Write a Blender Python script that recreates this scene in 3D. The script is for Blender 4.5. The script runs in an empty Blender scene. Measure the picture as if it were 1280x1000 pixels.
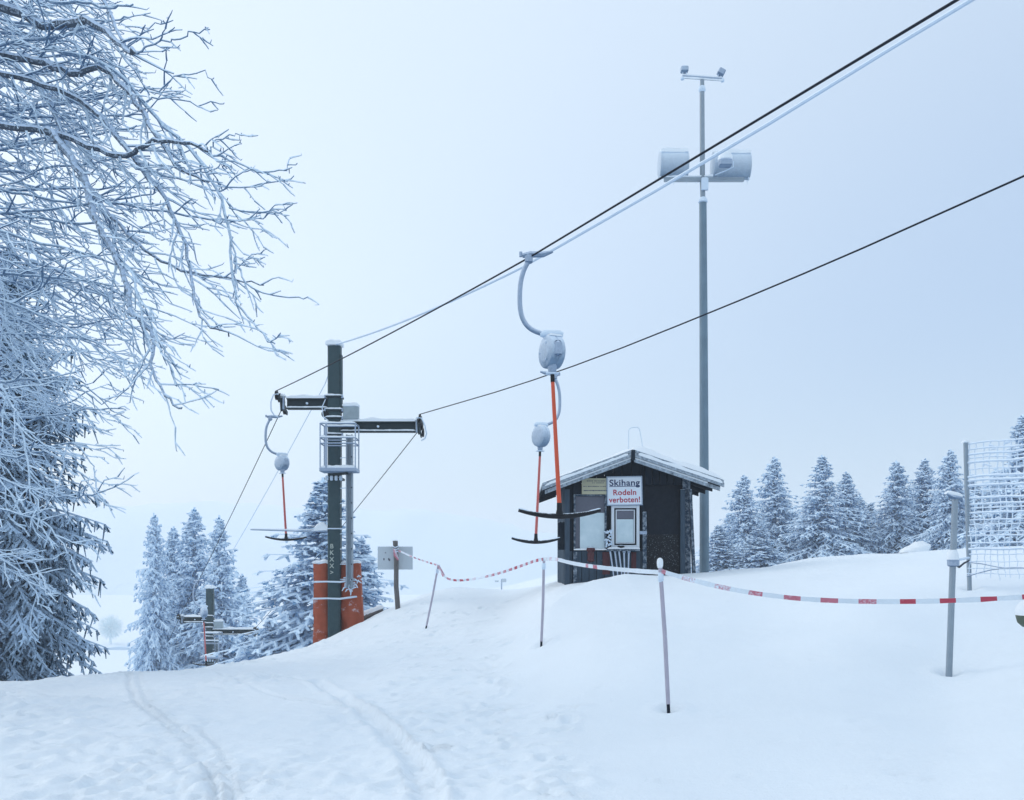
import bpy, math, random
import numpy as np
from mathutils import Vector, Matrix, noise as mnoise

# ------------------------------------------------------------------ camera, sky, sun, exposure
S = bpy.context.scene
F = 1100.0                       # focal length in pixels of the 1280 px wide photograph
HY = 700.0                       # row of the horizon
cam_d = bpy.data.cameras.new('camera')
cam = bpy.data.objects.new('camera', cam_d)
S.collection.objects.link(cam)
cam.location = (0, 0, 0)
cam.rotation_euler = (math.radians(90), 0, 0)
cam_d.sensor_width = 36.0
cam_d.lens = 36.0 * F / 1280.0
cam_d.shift_y = (HY - 500.0) / 1280.0
cam_d.clip_start = 0.05
cam_d.clip_end = 3000
S.camera = cam

SUN_EL, SUN_AZ = math.radians(34), math.radians(-70)
world = bpy.data.worlds.new('World')
S.world = world
world.use_nodes = True
wn, wl = world.node_tree.nodes, world.node_tree.links
wn.clear()
w_out = wn.new('ShaderNodeOutputWorld')
w_bg = wn.new('ShaderNodeBackground')
w_bg2 = wn.new('ShaderNodeBackground')
w_add = wn.new('ShaderNodeAddShader')
sky = wn.new('ShaderNodeTexSky')
sky.sky_type = 'NISHITA'
sky.sun_disc = False
sky.sun_elevation = SUN_EL
sky.sun_rotation = SUN_AZ
sky.dust_density = 3.0
w_bg.inputs['Strength'].default_value = 0.05
wl.new(sky.outputs[0], w_bg.inputs['Color'])
# an even overcast: a soft pale blue cloud deck, brighter overhead and to the left, duller low on the right
tc = wn.new('ShaderNodeTexCoord')
dot = wn.new('ShaderNodeVectorMath'); dot.operation = 'DOT_PRODUCT'
v = Vector((0.66, 0.36, -0.60)).normalized()
dot.inputs[1].default_value = v
wl.new(tc.outputs['Generated'], dot.inputs[0])
mr = wn.new('ShaderNodeMapRange'); mr.interpolation_type = 'SMOOTHERSTEP'
mr.inputs['From Min'].default_value = -0.25
mr.inputs['From Max'].default_value = 0.95
wl.new(dot.outputs['Value'], mr.inputs['Value'])
wnz = wn.new('ShaderNodeTexNoise'); wnz.inputs['Scale'].default_value = 1.6; wnz.inputs['Detail'].default_value = 3
wl.new(tc.outputs['Generated'], wnz.inputs['Vector'])
wma = wn.new('ShaderNodeMath'); wma.operation = 'MULTIPLY_ADD'; wma.inputs[1].default_value = 0.10; wma.inputs[2].default_value = -0.05
wl.new(wnz.outputs['Fac'], wma.inputs[0])
wmb = wn.new('ShaderNodeMath'); wmb.operation = 'ADD'; wmb.use_clamp = True
wl.new(mr.outputs['Result'], wmb.inputs[0]); wl.new(wma.outputs[0], wmb.inputs[1])
wr = wn.new('ShaderNodeMix'); wr.data_type = 'RGBA'
wr.inputs['A'].default_value = (0.755, 0.870, 0.975, 1)
wr.inputs['B'].default_value = (0.300, 0.445, 0.680, 1)
wl.new(wmb.outputs[0], wr.inputs['Factor'])
# fog bank along the horizon, duller than the cloud above it
sx_ = wn.new('ShaderNodeSeparateXYZ'); wl.new(tc.outputs['Generated'], sx_.inputs[0])
mh = wn.new('ShaderNodeMapRange'); mh.interpolation_type = 'SMOOTHERSTEP'
mh.inputs['From Min'].default_value = 0.34; mh.inputs['From Max'].default_value = -0.02
mh.inputs['To Min'].default_value = 0.0; mh.inputs['To Max'].default_value = 0.75
wl.new(sx_.outputs['Z'], mh.inputs['Value'])
wh = wn.new('ShaderNodeMix'); wh.data_type = 'RGBA'
wl.new(mh.outputs['Result'], wh.inputs['Factor'])
wl.new(wr.outputs['Result'], wh.inputs['A'])
wh.inputs['B'].default_value = (0.520, 0.645, 0.765, 1)
wl.new(wh.outputs['Result'], w_bg2.inputs['Color'])
w_bg2.inputs['Strength'].default_value = 0.88
wl.new(w_bg.outputs[0], w_add.inputs[0]); wl.new(w_bg2.outputs[0], w_add.inputs[1])
wl.new(w_add.outputs[0], w_out.inputs['Surface'])

sun_d = bpy.data.lights.new('sun', 'SUN')
sun_d.energy = 0.5
sun_d.angle = math.radians(22)
sun_d.color = (1.0, 0.97, 0.93)
sun = bpy.data.objects.new('sun', sun_d)
S.collection.objects.link(sun)
sd = Vector((math.sin(SUN_AZ) * math.cos(SUN_EL), math.cos(SUN_AZ) * math.cos(SUN_EL), math.sin(SUN_EL)))
sun.rotation_euler = sd.to_track_quat('Z', 'Y').to_euler()

S.view_settings.view_transform = 'Standard'
S.view_settings.look = 'None'
S.view_settings.gamma = 1
S.view_settings.use_curve_mapping = False
S.view_settings.exposure = 0.0
S.render.engine = 'CYCLES'
S.cycles.max_bounces = 10
S.cycles.diffuse_bounces = 7
S.cycles.volume_bounces = 3
S.cycles.glossy_bounces = 2
S.cycles.transmission_bounces = 4
S.cycles.sample_clamp_indirect = 3
S.cycles.use_denoising = True
try:
    S.cycles.denoiser = 'OPENIMAGEDENOISE'
except Exception:
    pass

random.seed(7)
rng = np.random.default_rng(7)
COL = S.collection


def at(px, py, Y):
    return Vector(((px - 640.0) / F * Y, Y, (HY - py) / F * Y))


# ------------------------------------------------------------------ materials
def newmat(name):
    m = bpy.data.materials.new(name)
    m.use_nodes = True
    nt = m.node_tree
    return m, nt, nt.nodes['Principled BSDF']


def noise_node(nt, scale, detail=4, rough=0.55, coord='Object', vec=None, stretch=None):
    n = nt.nodes.new('ShaderNodeTexNoise')
    n.inputs['Scale'].default_value = scale
    n.inputs['Detail'].default_value = detail
    n.inputs['Roughness'].default_value = rough
    t = nt.nodes.new('ShaderNodeTexCoord')
    src = t.outputs[coord]
    if stretch:
        mp = nt.nodes.new('ShaderNodeMapping')
        mp.inputs['Scale'].default_value = stretch
        nt.links.new(src, mp.inputs['Vector'])
        src = mp.outputs['Vector']
    nt.links.new(src, n.inputs['Vector'])
    return n


def mix_rgb(nt, fac, a, b):
    m = nt.nodes.new('ShaderNodeMix'); m.data_type = 'RGBA'
    if hasattr(fac, 'links') or hasattr(fac, 'is_output'):
        nt.links.new(fac, m.inputs['Factor'])
    else:
        m.inputs['Factor'].default_value = fac
    for k, c in (('A', a), ('B', b)):
        if isinstance(c, tuple):
            m.inputs[k].default_value = (*c, 1) if len(c) == 3 else c
        else:
            nt.links.new(c, m.inputs[k])
    return m.outputs['Result']


def maprange(nt, val, a, b, c=0.0, d=1.0):
    m = nt.nodes.new('ShaderNodeMapRange')
    m.inputs['From Min'].default_value = a; m.inputs['From Max'].default_value = b
    m.inputs['To Min'].default_value = c; m.inputs['To Max'].default_value = d
    nt.links.new(val, m.inputs['Value'])
    return m.outputs['Result']


def bump(nt, bsdf, height, strength, dist):
    b = nt.nodes.new('ShaderNodeBump')
    b.inputs['Strength'].default_value = strength
    b.inputs['Distance'].default_value = dist
    nt.links.new(height, b.inputs['Height'])
    nt.links.new(b.outputs['Normal'], bsdf.inputs['Normal'])


SNOW = (0.815, 0.888, 0.950)
RIME = (0.72, 0.83, 0.94)


def frosted(name, base, rough=0.6, cover=0.3, nscale=14.0, spec=0.35, metallic=0.0, grain=None, var=0.25, frost=RIME, patch=1.0, soft=0.22):
    """a surface of its own colour with rime and snow lying on what faces up (real snow cover, follows the normal)"""
    m, nt, b = newmat(name)
    n1 = noise_node(nt, nscale, 6, 0.65)
    if grain:
        n2 = noise_node(nt, grain[0], 5, 0.6, stretch=grain[1])
    else:
        n2 = noise_node(nt, nscale * 0.35, 3)
    dark = tuple(c * (1 - var) for c in base)
    lite = tuple(min(1, c * (1 + var) + 0.01) for c in base)
    body = mix_rgb(nt, n2.outputs['Fac'], dark, lite)
    geo = nt.nodes.new('ShaderNodeNewGeometry')
    sep = nt.nodes.new('ShaderNodeSeparateXYZ')
    nt.links.new(geo.outputs['Normal'], sep.inputs[0])
    ad = nt.nodes.new('ShaderNodeMath'); ad.operation = 'MULTIPLY_ADD'
    nt.links.new(n1.outputs['Fac'], ad.inputs[0]); ad.inputs[1].default_value = 1.5 * patch
    nt.links.new(sep.outputs['Z'], ad.inputs[2])
    thr = 0.75 * patch + 0.95 - 1.9 * cover
    fac = maprange(nt, ad.outputs[0], thr - soft, thr + soft)
    cc = mix_rgb(nt, fac, body, frost)
    nt.links.new(cc, b.inputs['Base Color'])
    b.inputs['Roughness'].default_value = rough
    b.inputs['Specular IOR Level'].default_value = spec
    b.inputs['Metallic'].default_value = metallic
    bump(nt, b, n1.outputs['Fac'], 0.5, 0.012)
    return m


def plain(name, base, rough=0.6, var=0.12, nscale=20.0, bmp=0.2, spec=0.4):
    m, nt, b = newmat(name)
    n1 = noise_node(nt, nscale, 5, 0.6)
    nt.links.new(mix_rgb(nt, n1.outputs['Fac'], tuple(c * (1 - var) for c in base), tuple(min(1, c * (1 + var)) for c in base)), b.inputs['Base Color'])
    b.inputs['Roughness'].default_value = rough
    b.inputs['Specular IOR Level'].default_value = spec
    bump(nt, b, n1.outputs['Fac'], bmp, 0.004)
    return m


def snow_mat(name, col, fine=1.0):
    m, nt, b = newmat(name)
    a = noise_node(nt, 1.3, 4, 0.55)
    f = noise_node(nt, 26, 6, 0.7)
    g = noise_node(nt, 190, 3, 0.7)
    nt.links.new(mix_rgb(nt, a.outputs['Fac'], tuple(c * 0.965 for c in col), tuple(min(0.985, c * 1.025) for c in col)), b.inputs['Base Color'])
    b.inputs['Roughness'].default_value = 0.62
    b.inputs['Specular IOR Level'].default_value = 0.25
    mm = nt.nodes.new('ShaderNodeMath'); mm.operation = 'MULTIPLY_ADD'
    nt.links.new(g.outputs['Fac'], mm.inputs[0]); mm.inputs[1].default_value = 0.25
    nt.links.new(f.outputs['Fac'], mm.inputs[2])
    bump(nt, b, mm.outputs[0], 0.5 * fine, 0.022)
    return m


M = {}
M['snow'] = snow_mat('snow', SNOW)
M['snowcap'] = snow_mat('snow_cap', (0.84, 0.90, 0.955), 1.2)
M['rime'] = frosted('rime_ice', (0.45, 0.57, 0.72), 0.7, 0.62, 60, var=0.1, soft=.6)
M['rimesteel'] = frosted('rimed_steel', (0.12, 0.19, 0.30), 0.55, 0.42, 50, frost=(0.66, 0.76, 0.90), soft=.7, patch=.6)
M['reel'] = frosted('rimed_reel_casing', (0.14, 0.22, 0.33), 0.6, 0.44, 26, frost=(0.72, 0.83, 0.95), soft=.7, patch=.6)
M['green'] = frosted('grey_green_paint', (0.038, 0.070, 0.082), 0.5, 0.12, 22, var=0.18, spec=0.12)
M['armgreen'] = frosted('dark_arm_paint', (0.018, 0.032, 0.040), 0.5, 0.14, 22, var=0.18, spec=0.12)
M['galv'] = frosted('galvanised_steel', (0.24, 0.30, 0.36), 0.45, 0.22, 18, spec=0.5, var=0.12)
M['mastgrey'] = frosted('grey_mast_paint', (0.13, 0.20, 0.26), 0.5, 0.18, 9, var=0.2)
M['cabinet'] = frosted('cabinet_grey_paint', (0.30, 0.37, 0.41), 0.6, 0.25, 16)
M['rope'] = plain('steel_rope', (0.010, 0.015, 0.026), 0.7, spec=0.15)
M['black'] = frosted('black_plastic', (0.012, 0.014, 0.018), 0.5, 0.06, 40, var=0.1, spec=0.12)
M['orange'] = frosted('orange_pole_paint', (0.60, 0.085, 0.035), 0.45, 0.10, 30, var=0.1)
M['redpole'] = frosted('faded_red_pole_paint', (0.50, 0.11, 0.10), 0.5, 0.20, 22, var=0.1)
M['mat'] = frosted('orange_tarpaulin', (0.33, 0.078, 0.040), 0.65, 0.27, 12, var=0.3, spec=0.12)
M['wood'] = frosted('weathered_post_wood', (0.13, 0.125, 0.125), 0.85, 0.22, 16, grain=(9, (4, 4, 0.5)), var=0.5)
M['plank'] = frosted('dark_hut_planks', (0.006, 0.014, 0.026), 0.8, 0.10, 16, grain=(14, (5, 5, 0.35)), var=0.5, spec=0.12)
M['plankgrey'] = frosted('frosted_grey_planks', (0.045, 0.072, 0.105), 0.85, 0.26, 20, grain=(14, (5, 5, 0.35)), var=0.5, spec=0.12)
M['plankrime'] = frosted('rime_blown_planks', (0.035, 0.058, 0.092), 0.85, 0.31, 14, grain=(12, (4, 4, 0.4)), var=0.35, soft=.45, spec=0.12)
M['door'] = frosted('black_hut_door', (0.003, 0.008, 0.017), 0.6, 0.06, 50, spec=0.12)
M['doorspeck'] = frosted('door_foot_with_blown_snow', (0.010, 0.012, 0.016), 0.7, 0.30, 52, patch=1.5, frost=(0.5, 0.6, 0.72), soft=.15, spec=0.12)
M['barge'] = frosted('grey_barge_board', (0.06, 0.085, 0.12), 0.8, 0.44, 18, grain=(10, (0.6, 5, 5)), var=0.35, soft=.5, spec=0.12)
M['bark'] = frosted('frosted_bark', (0.055, 0.075, 0.105), 0.9, 0.50, 34, var=0.4, frost=(0.56, 0.69, 0.86), soft=.4, patch=1.6, spec=0.12)
M['twig'] = frosted('rimed_twigs', (0.085, 0.155, 0.26), 0.9, 0.52, 34, var=0.3, frost=(0.68, 0.83, 0.97), soft=.5)  # base colour carries the blue shade of the undersides
M['white_metal'] = plain('white_window_frame', (0.62, 0.68, 0.74), 0.5, 0.05)
M['blind'] = plain('grey_window_blind', (0.12, 0.13, 0.17), 0.7)
M['signwhite'] = plain('white_sign_face', (0.70, 0.77, 0.86), 0.5, 0.04, 6)
M['signback'] = frosted('pale_sign_back', (0.50, 0.57, 0.63), 0.6, 0.2, 8, var=0.08)
M['signyellow'] = plain('yellowed_notice', (0.47, 0.46, 0.33), 0.6, 0.08, 6)
M['navy'] = plain('navy_lettering', (0.020, 0.040, 0.12), 0.6)
M['redtext'] = plain('red_lettering', (0.42, 0.03, 0.07), 0.6)
M['mark'] = plain('white_stencil_paint', (0.45, 0.50, 0.46), 0.8)
M['tapew'] = frosted('barrier_tape_white', (0.66, 0.74, 0.82), 0.5, 0.35, 40, var=0.05)
M['taper'] = frosted('barrier_tape_red', (0.44, 0.05, 0.09), 0.55, 0.29, 90, var=0.15)
M['taperf'] = frosted('barrier_tape_red_under_rime', (0.50, 0.16, 0.22), 0.7, 0.42, 60, var=0.2)
M['olive'] = frosted('olive_float', (0.075, 0.10, 0.075), 0.6, 0.1, 12, var=0.3)
M['polepink'] = frosted('faded_marker_pole', (0.40, 0.38, 0.46), 0.6, 0.30, 22, var=0.15)
M['flood'] = frosted('rimed_floodlight_housing', (0.20, 0.28, 0.38), 0.6, 0.50, 30, frost=(0.76, 0.86, 0.96), soft=.8, patch=.4)
M['lens'] = plain('floodlight_glass', (0.35, 0.42, 0.5), 0.2)
M['redbrown'] = frosted('red_brown_cloth', (0.085, 0.028, 0.035), 0.8, 0.15, 40)
M['forest'] = frosted('fog_toned_forest', (0.50, 0.61, 0.72), 0.9, 0.2, 0.15)  # fog grey painted into the colour of slope and hedge


M['ghost'] = plain('far_tree_painted_haze', (0.80, 0.88, 0.94), 0.9)  # pale colour stands in for fog over the far round tree


def glass_mat():
    m, nt, b = newmat('pale_window_glass')
    n1 = noise_node(nt, 4.0, 4, 0.6)
    nt.links.new(mix_rgb(nt, maprange(nt, n1.outputs['Fac'], 0.3, 0.7), (0.46, 0.60, 0.67), (0.60, 0.72, 0.78)), b.inputs['Base Color'])
    b.inputs['Roughness'].default_value = 0.16
    b.inputs['Specular IOR Level'].default_value = 0.8
    return m


M['glass'] = glass_mat()


def needle_mat(name, dark, rime, cover, low=0.0):
    m, nt, b = newmat(name)
    n1 = noise_node(nt, 3.0, 4, 0.6)
    n2 = noise_node(nt, 40.0, 3, 0.6)
    geo = nt.nodes.new('ShaderNodeNewGeometry')
    sep = nt.nodes.new('ShaderNodeSeparateXYZ')
    nt.links.new(geo.outputs['Normal'], sep.inputs[0])
    ad = nt.nodes.new('ShaderNodeMath'); ad.operation = 'MULTIPLY_ADD'
    nt.links.new(n1.outputs['Fac'], ad.inputs[0]); ad.inputs[1].default_value = 1.3
    nt.links.new(sep.outputs['Z'], ad.inputs[2])
    ad2 = nt.nodes.new('ShaderNodeMath'); ad2.operation = 'MULTIPLY_ADD'
    nt.links.new(n2.outputs['Fac'], ad2.inputs[0]); ad2.inputs[1].default_value = 1.2
    nt.links.new(ad.outputs[0], ad2.inputs[2])
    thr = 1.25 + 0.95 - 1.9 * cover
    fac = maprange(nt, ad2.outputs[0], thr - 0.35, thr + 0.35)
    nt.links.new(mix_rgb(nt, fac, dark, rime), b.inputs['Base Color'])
    b.inputs['Roughness'].default_value = 0.9
    b.inputs['Specular IOR Level'].default_value = 0.1
    return m


M['needles_far'] = needle_mat('rimed_needles', (0.125, 0.295, 0.490), (0.70, 0.845, 0.975), 0.70)  # blue of shade and haze painted into the dark needle colour
M['needles_near'] = needle_mat('dark_needles_with_rime', (0.010, 0.044, 0.080), (0.52, 0.68, 0.86), 0.42)  # dark tone tinted with the blue of shade

# ------------------------------------------------------------------ object helpers


def finish(o, parent=None, label=None, cat=None, group=None, kind=None):
    COL.objects.link(o)
    if parent is not None:
        o.parent = parent
    if label: o['label'] = label
    if cat: o['category'] = cat
    if group: o['group'] = group
    if kind: o['kind'] = kind
    return o


def thing(name, loc, label, cat, group=None, rz=0.0):
    o = bpy.data.objects.new(name, None)
    o.empty_display_size = 0.2
    o.location = loc
    o.rotation_euler = (0, 0, rz)
    return finish(o, None, label, cat, group)


def mesh_np(name, V, Q, mat, smooth=False):
    """V (n,3), Q (m,k) faces of one size, or a list of such arrays"""
    me = bpy.data.meshes.new(name)
    Qs = Q if isinstance(Q, list) else [Q]
    Qs = [np.asarray(q, dtype=np.int32) for q in Qs if len(q)]
    V = np.asarray(V, dtype=np.float32)
    me.vertices.add(len(V))
    me.vertices.foreach_set('co', V.ravel())
    nl = sum(q.size for q in Qs); nf = sum(len(q) for q in Qs)
    me.loops.add(nl); me.polygons.add(nf)
    me.loops.foreach_set('vertex_index', np.concatenate([q.ravel() for q in Qs]))
    starts = []; s = 0
    for q in Qs:
        starts.append(s + np.arange(len(q)) * q.shape[1]); s += q.size
    me.polygons.foreach_set('loop_start', np.concatenate(starts).astype(np.int32))
    me.update(calc_edges=True)
    me.polygons.foreach_set('use_smooth', np.full(nf, smooth, dtype=bool))
    if mat is not None:
        me.materials.append(mat)
    me.validate()
    return me


class MB:
    def __init__(s):
        s.v = []; s.f = []; s.mi = []

    def add(s, vs, fs, mi=0):
        b = len(s.v)
        s.v += [tuple(x) for x in vs]
        s.f += [tuple(i + b for i in f) for f in fs]
        s.mi += [mi] * len(fs)
        return s

    def box(s, c, size, rot=None, bev=0.0, mi=0):
        hx, hy, hz = size[0] / 2, size[1] / 2, size[2] / 2
        c = Vector(c)
        if bev <= 0:
            vs = [Vector((x, y, z)) for x in (-hx, hx) for y in (-hy, hy) for z in (-hz, hz)]
            fs = [(0, 1, 3, 2), (4, 6, 7, 5), (0, 4, 5, 1), (2, 3, 7, 6), (0, 2, 6, 4), (1, 5, 7, 3)]
        else:
            b = min(bev, hx * .9, hy * .9, hz * .9)
            vs = []
            for z, k in ((-hz, b), (-hz + b, 0), (hz - b, 0), (hz, b)):
                ax, ay = hx - k, hy - k
                vs += [Vector(p) for p in ((-ax, -ay + b, z), (-ax + b, -ay, z), (ax - b, -ay, z), (ax, -ay + b, z),
                                           (ax, ay - b, z), (ax - b, ay, z), (-ax + b, ay, z), (-ax, ay - b, z))]
            fs = []
            for r in range(3):
                for i in range(8):
                    j = (i + 1) % 8
                    fs.append((r * 8 + i, r * 8 + j, r * 8 + 8 + j, r * 8 + 8 + i))
            fs.append(tuple(range(7, -1, -1))); fs.append(tuple(range(24, 32)))
        if rot is not None:
            vs = [rot @ p for p in vs]
        return s.add([c + p for p in vs], fs, mi)

    def bar(s, p0, p1, w, h, bev=0.0, mi=0, up=Vector((0, 0, 1))):
        """box along p0->p1, w across, h along up"""
        p0, p1 = Vector(p0), Vector(p1)
        d = p1 - p0; L = d.length; d.normalize()
        if abs(d.dot(up)) > .98: up = Vector((0, 1, 0))
        x = d.cross(up).normalized(); z = x.cross(d).normalized()
        R = Matrix((x, d, z)).transposed()
        return s.box((p0 + p1) / 2, (w, L, h), R, bev, mi)

    def tube(s, pts, r, n=8, caps=True, mi=0):
        pts = [Vector(p) for p in pts]
        rs = r if isinstance(r, (list, tuple)) else [r] * len(pts)
        m = len(pts); vs = []; prev = None
        for i, p in enumerate(pts):
            d = (pts[min(i + 1, m - 1)] - pts[max(i - 1, 0)]).normalized()
            if prev is None:
                a = Vector((0, 0, 1)) if abs(d.z) < .9 else Vector((1, 0, 0))
                x = d.cross(a).normalized()
            else:
                x = (prev - d * prev.dot(d)).normalized()
            prev = x; y = d.cross(x)
            for k in range(n):
                t = 2 * math.pi * k / n
                vs.append(p + (x * math.cos(t) + y * math.sin(t)) * rs[i])
        fs = [(i * n + k, i * n + (k + 1) % n, (i + 1) * n + (k + 1) % n, (i + 1) * n + k) for i in range(m - 1) for k in range(n)]
        if caps:
            fs.append(tuple(range(n - 1, -1, -1))); fs.append(tuple((m - 1) * n + k for k in range(n)))
        return s.add(vs, fs, mi)

    def lathe(s, c, prof, n=20, axis='Z', mi=0, sc=(1, 1)):
        """prof: (r, h) pairs"""
        c = Vector(c); vs = []
        for r, h in prof:
            for k in range(n):
                t = 2 * math.pi * k / n
                a, b = r * math.cos(t) * sc[0], r * math.sin(t) * sc[1]
                vs.append(c + (Vector((a, b, h)) if axis == 'Z' else Vector((h, a, b)) if axis == 'X' else Vector((a, h, b))))
        m = len(prof)
        fs = [(i * n + k, i * n + (k + 1) % n, (i + 1) * n + (k + 1) % n, (i + 1) * n + k) for i in range(m - 1) for k in range(n)]
        fs.append(tuple(range(n - 1, -1, -1))); fs.append(tuple((m - 1) * n + k for k in range(n)))
        return s.add(vs, fs, mi)

    def snow(s, p0, p1, w, h, seed=0, step=0.07, mi=0, ends=True):
        """an uneven loaf of snow lying along p0->p1 on a surface w wide"""
        p0, p1 = Vector(p0), Vector(p1)
        d = p1 - p0; L = d.length; d.normalize()
        side = d.cross(Vector((0, 0, 1))).normalized()
        m = max(3, int(L / step)); K = 7; vs = []
        for i in range(m + 1):
            t = i / m
            e = min(1, min(t, 1 - t) * L / (h * 0.9) + 0.25) if ends else 1
            nz = mnoise.noise(Vector((t * L * 4 + seed * 7.3, seed, 0.5)))
            nz2 = mnoise.noise(Vector((t * L * 13 + seed * 3.1, seed, 2.5)))
            hh = h * (e ** .5) * (1 + .45 * nz + .2 * nz2); ww = w * (1 + .12 * nz2 + .08 * nz)
            for k in range(K):
                a = math.pi * k / (K - 1)
                x = -math.cos(a); zz = math.sin(a) ** .7
                vs.append(p0 + d * (t * L) + side * (x * ww / 2 * (1.04 if 0 < k < K - 1 else .97)) + Vector((0, 0, zz * hh - (0.10 * h if k in (0, K - 1) else 0))))
        fs = [(i * K + k, (i + 1) * K + k, (i + 1) * K + k + 1, i * K + k + 1) for i in range(m) for k in range(K - 1)]
        fs += [(i * K, i * K + K - 1, (i + 1) * K + K - 1, (i + 1) * K) for i in range(m)]
        fs.append(tuple(range(K))); fs.append(tuple(m * K + k for k in range(K - 1, -1, -1)))
        return s.add(vs, fs, mi)

    def mesh(s, name, mats, smooth=False):
        me = bpy.data.meshes.new(name)
        me.from_pydata(s.v, [], s.f)
        for m in (mats if isinstance(mats, (list, tuple)) else [mats]):
            me.materials.append(m)
        me.polygons.foreach_set('material_index', s.mi)
        me.polygons.foreach_set('use_smooth', [smooth] * len(s.f))
        me.update()
        if smooth:
            try:
                me.set_sharp_from_angle(angle=math.radians(42))
            except Exception:
                pass
        return me

    def build(s, name, mats, parent=None, smooth=False, **kw):
        o = bpy.data.objects.new(name, s.mesh(name, mats, smooth))
        return finish(o, parent, **kw)


def children_of(o):
    return [c for c in COL.objects if c.parent == o]


def copy_tree(o, parent=None):
    c = o.copy()
    COL.objects.link(c)
    c.parent = parent
    for ch in CH.get(o.name, []):
        copy_tree(ch, c)
    return c


CH = {}


def index_children():
    CH.clear()
    for o in COL.objects:
        if o.parent:
            CH.setdefault(o.parent.name, []).append(o)


def text_obj(name, body, size, mat, parent, loc, width=None, rot=(math.radians(90), 0, 0), extrude=0.0015, bold=0.0):
    cu = bpy.data.curves.new(name, 'FONT')
    cu.body = body; cu.size = size; cu.extrude = extrude; cu.bevel_depth = bold; cu.bevel_resolution = 0; cu.space_character = 1.06
    cu.align_x = 'CENTER'; cu.align_y = 'CENTER'
    tmp = bpy.data.objects.new('tmp_text', cu)
    COL.objects.link(tmp)
    dg = bpy.context.evaluated_depsgraph_get()
    me = bpy.data.meshes.new_from_object(tmp.evaluated_get(dg))
    bpy.data.objects.remove(tmp)
    bpy.data.curves.remove(cu)
    me.name = name
    me.materials.clear(); me.materials.append(mat)
    o = bpy.data.objects.new(name, me)
    o.rotation_euler = rot; o.location = loc
    if width:
        xs = [v.co.x for v in me.vertices]; k = width / (max(xs) - min(xs))
        o.scale = (k, 1, 1)
    return finish(o, parent)


# ------------------------------------------------------------------ the snow surface
far = [(60, -13), (90, -15.5), (126, -16), (1500, -16)]
PROF = {
    -900: [(3, -1.5), (9, -1.4), (13, -1.4), (15, -1.8), (18, -3), (24, -5), (39, -9)] + far,
    -300: [(3, -1.55), (8, -1.5), (11, -1.52), (13, -1.62), (15, -2.2), (18, -3.4), (24, -5.8), (39, -9.5)] + far,
    0: [(3, -1.6), (8, -1.58), (11, -1.60), (13, -1.75), (15, -2.3), (18, -3.6), (24, -6), (39, -9.5)] + far,
    90: [(3, -1.6), (8, -1.59), (11, -1.62), (13.5, -1.73), (15.5, -2.2), (18, -3.2), (24, -5.8), (39, -9.5)] + far,
    160: [(3, -1.6), (8, -1.60), (11, -1.64), (14.5, -1.83), (16.5, -2.3), (19, -3.3), (24, -5.4), (39, -9)] + far,
    300: [(3, -1.6), (8, -1.61), (11, -1.64), (15, -1.80), (18, -2.06), (20, -2.6), (24, -4.2), (39, -8.4)] + far,
    390: [(3, -1.6), (8, -1.61), (11, -1.62), (17, -1.80), (20.5, -1.98), (22.5, -2.4), (26, -4), (39, -8)] + far,
    445: [(3, -1.6), (8, -1.60), (11, -1.59), (17, -1.62), (20.5, -1.50), (22.0, -1.5), (24, -2.2), (28, -3.8), (39, -7.5)] + far,
    500: [(3, -1.6), (8, -1.57), (12, -1.50), (17, -1.44), (20, -1.06), (22, -1.0), (24, -1.5), (28, -3.2), (39, -7)] + far,
    550: [(3, -1.6), (8, -1.54), (12, -1.46), (17, -1.38), (20, -.80), (22, -.58), (24, -.75), (28, -2.2), (39, -6), (60, -11), (90, -14), (126, -15.5), (1500, -16)],
    640: [(3, -1.6), (8, -1.52), (11.5, -1.40), (14, -1.22), (18, -1.0), (22, -.76), (24, -.80), (30, -1.6), (60, -3.4), (126, -8), (300, -12), (1500, -14)],
    690: [(3, -1.6), (8, -1.46), (10.5, -1.32), (12, -1.05), (13.5, -.72), (15, -.52), (17, -.42), (20, -.46), (22, -.56), (30, -1.2), (60, -3), (126, -6), (1500, -9)],
    740: [(3, -1.6), (7, -1.50), (8.5, -1.38), (10, -1.15), (12, -.74), (14, -.51), (15.5, -.45), (17, -.36), (22, -.50), (30, -.9), (60, -2), (1500, -6)],
    800: [(3, -1.6), (7, -1.48), (8, -1.39), (10, -.98), (12, -.58), (13.5, -.42), (15, -.36), (17, -.32), (25, -.6), (60, -2), (1500, -4)],
    880: [(3, -1.6), (6, -1.53), (8, -1.34), (10, -.93), (12, -.52), (13.5, -.36), (16, -.27), (19, -.30), (25, -.6), (60, -2), (1500, -3)],
    960: [(3, -1.6), (6, -1.50), (8, -1.28), (10, -.90), (12, -.52), (15, -.22), (19, -.09), (24, -.3), (60, -1.8), (1500, -3)],
    1060: [(3, -1.58), (6, -1.45), (8, -1.20), (10, -.75), (12, -.40), (15, -.08), (19, .13), (23, 0), (60, -1.5), (1500, -3)],
    1190: [(3, -1.55), (6, -1.40), (7, -1.33), (8.5, -1.18), (10, -.68), (11.5, -.24), (14, .0), (18, .24), (22, .15), (60, -1), (1500, -3)],
    1300: [(3, -1.5), (6, -1.28), (7, -1.15), (8.5, -.92), (10, -.48), (12, -.02), (14, .12), (18, .32), (24, .2), (60, -.8), (1500, -3)],
    1900: [(3, -1.3), (7, -.9), (10, -.3), (14, .2), (18, .4), (30, .4), (60, 0), (1500, -3)],
}
UG = np.linspace((-900 - 640) / F, (1900 - 640) / F, 561)
LG = np.linspace(math.log(3), math.log(1500), 700)
_us = np.array([(p - 640) / F for p in sorted(PROF)])
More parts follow.
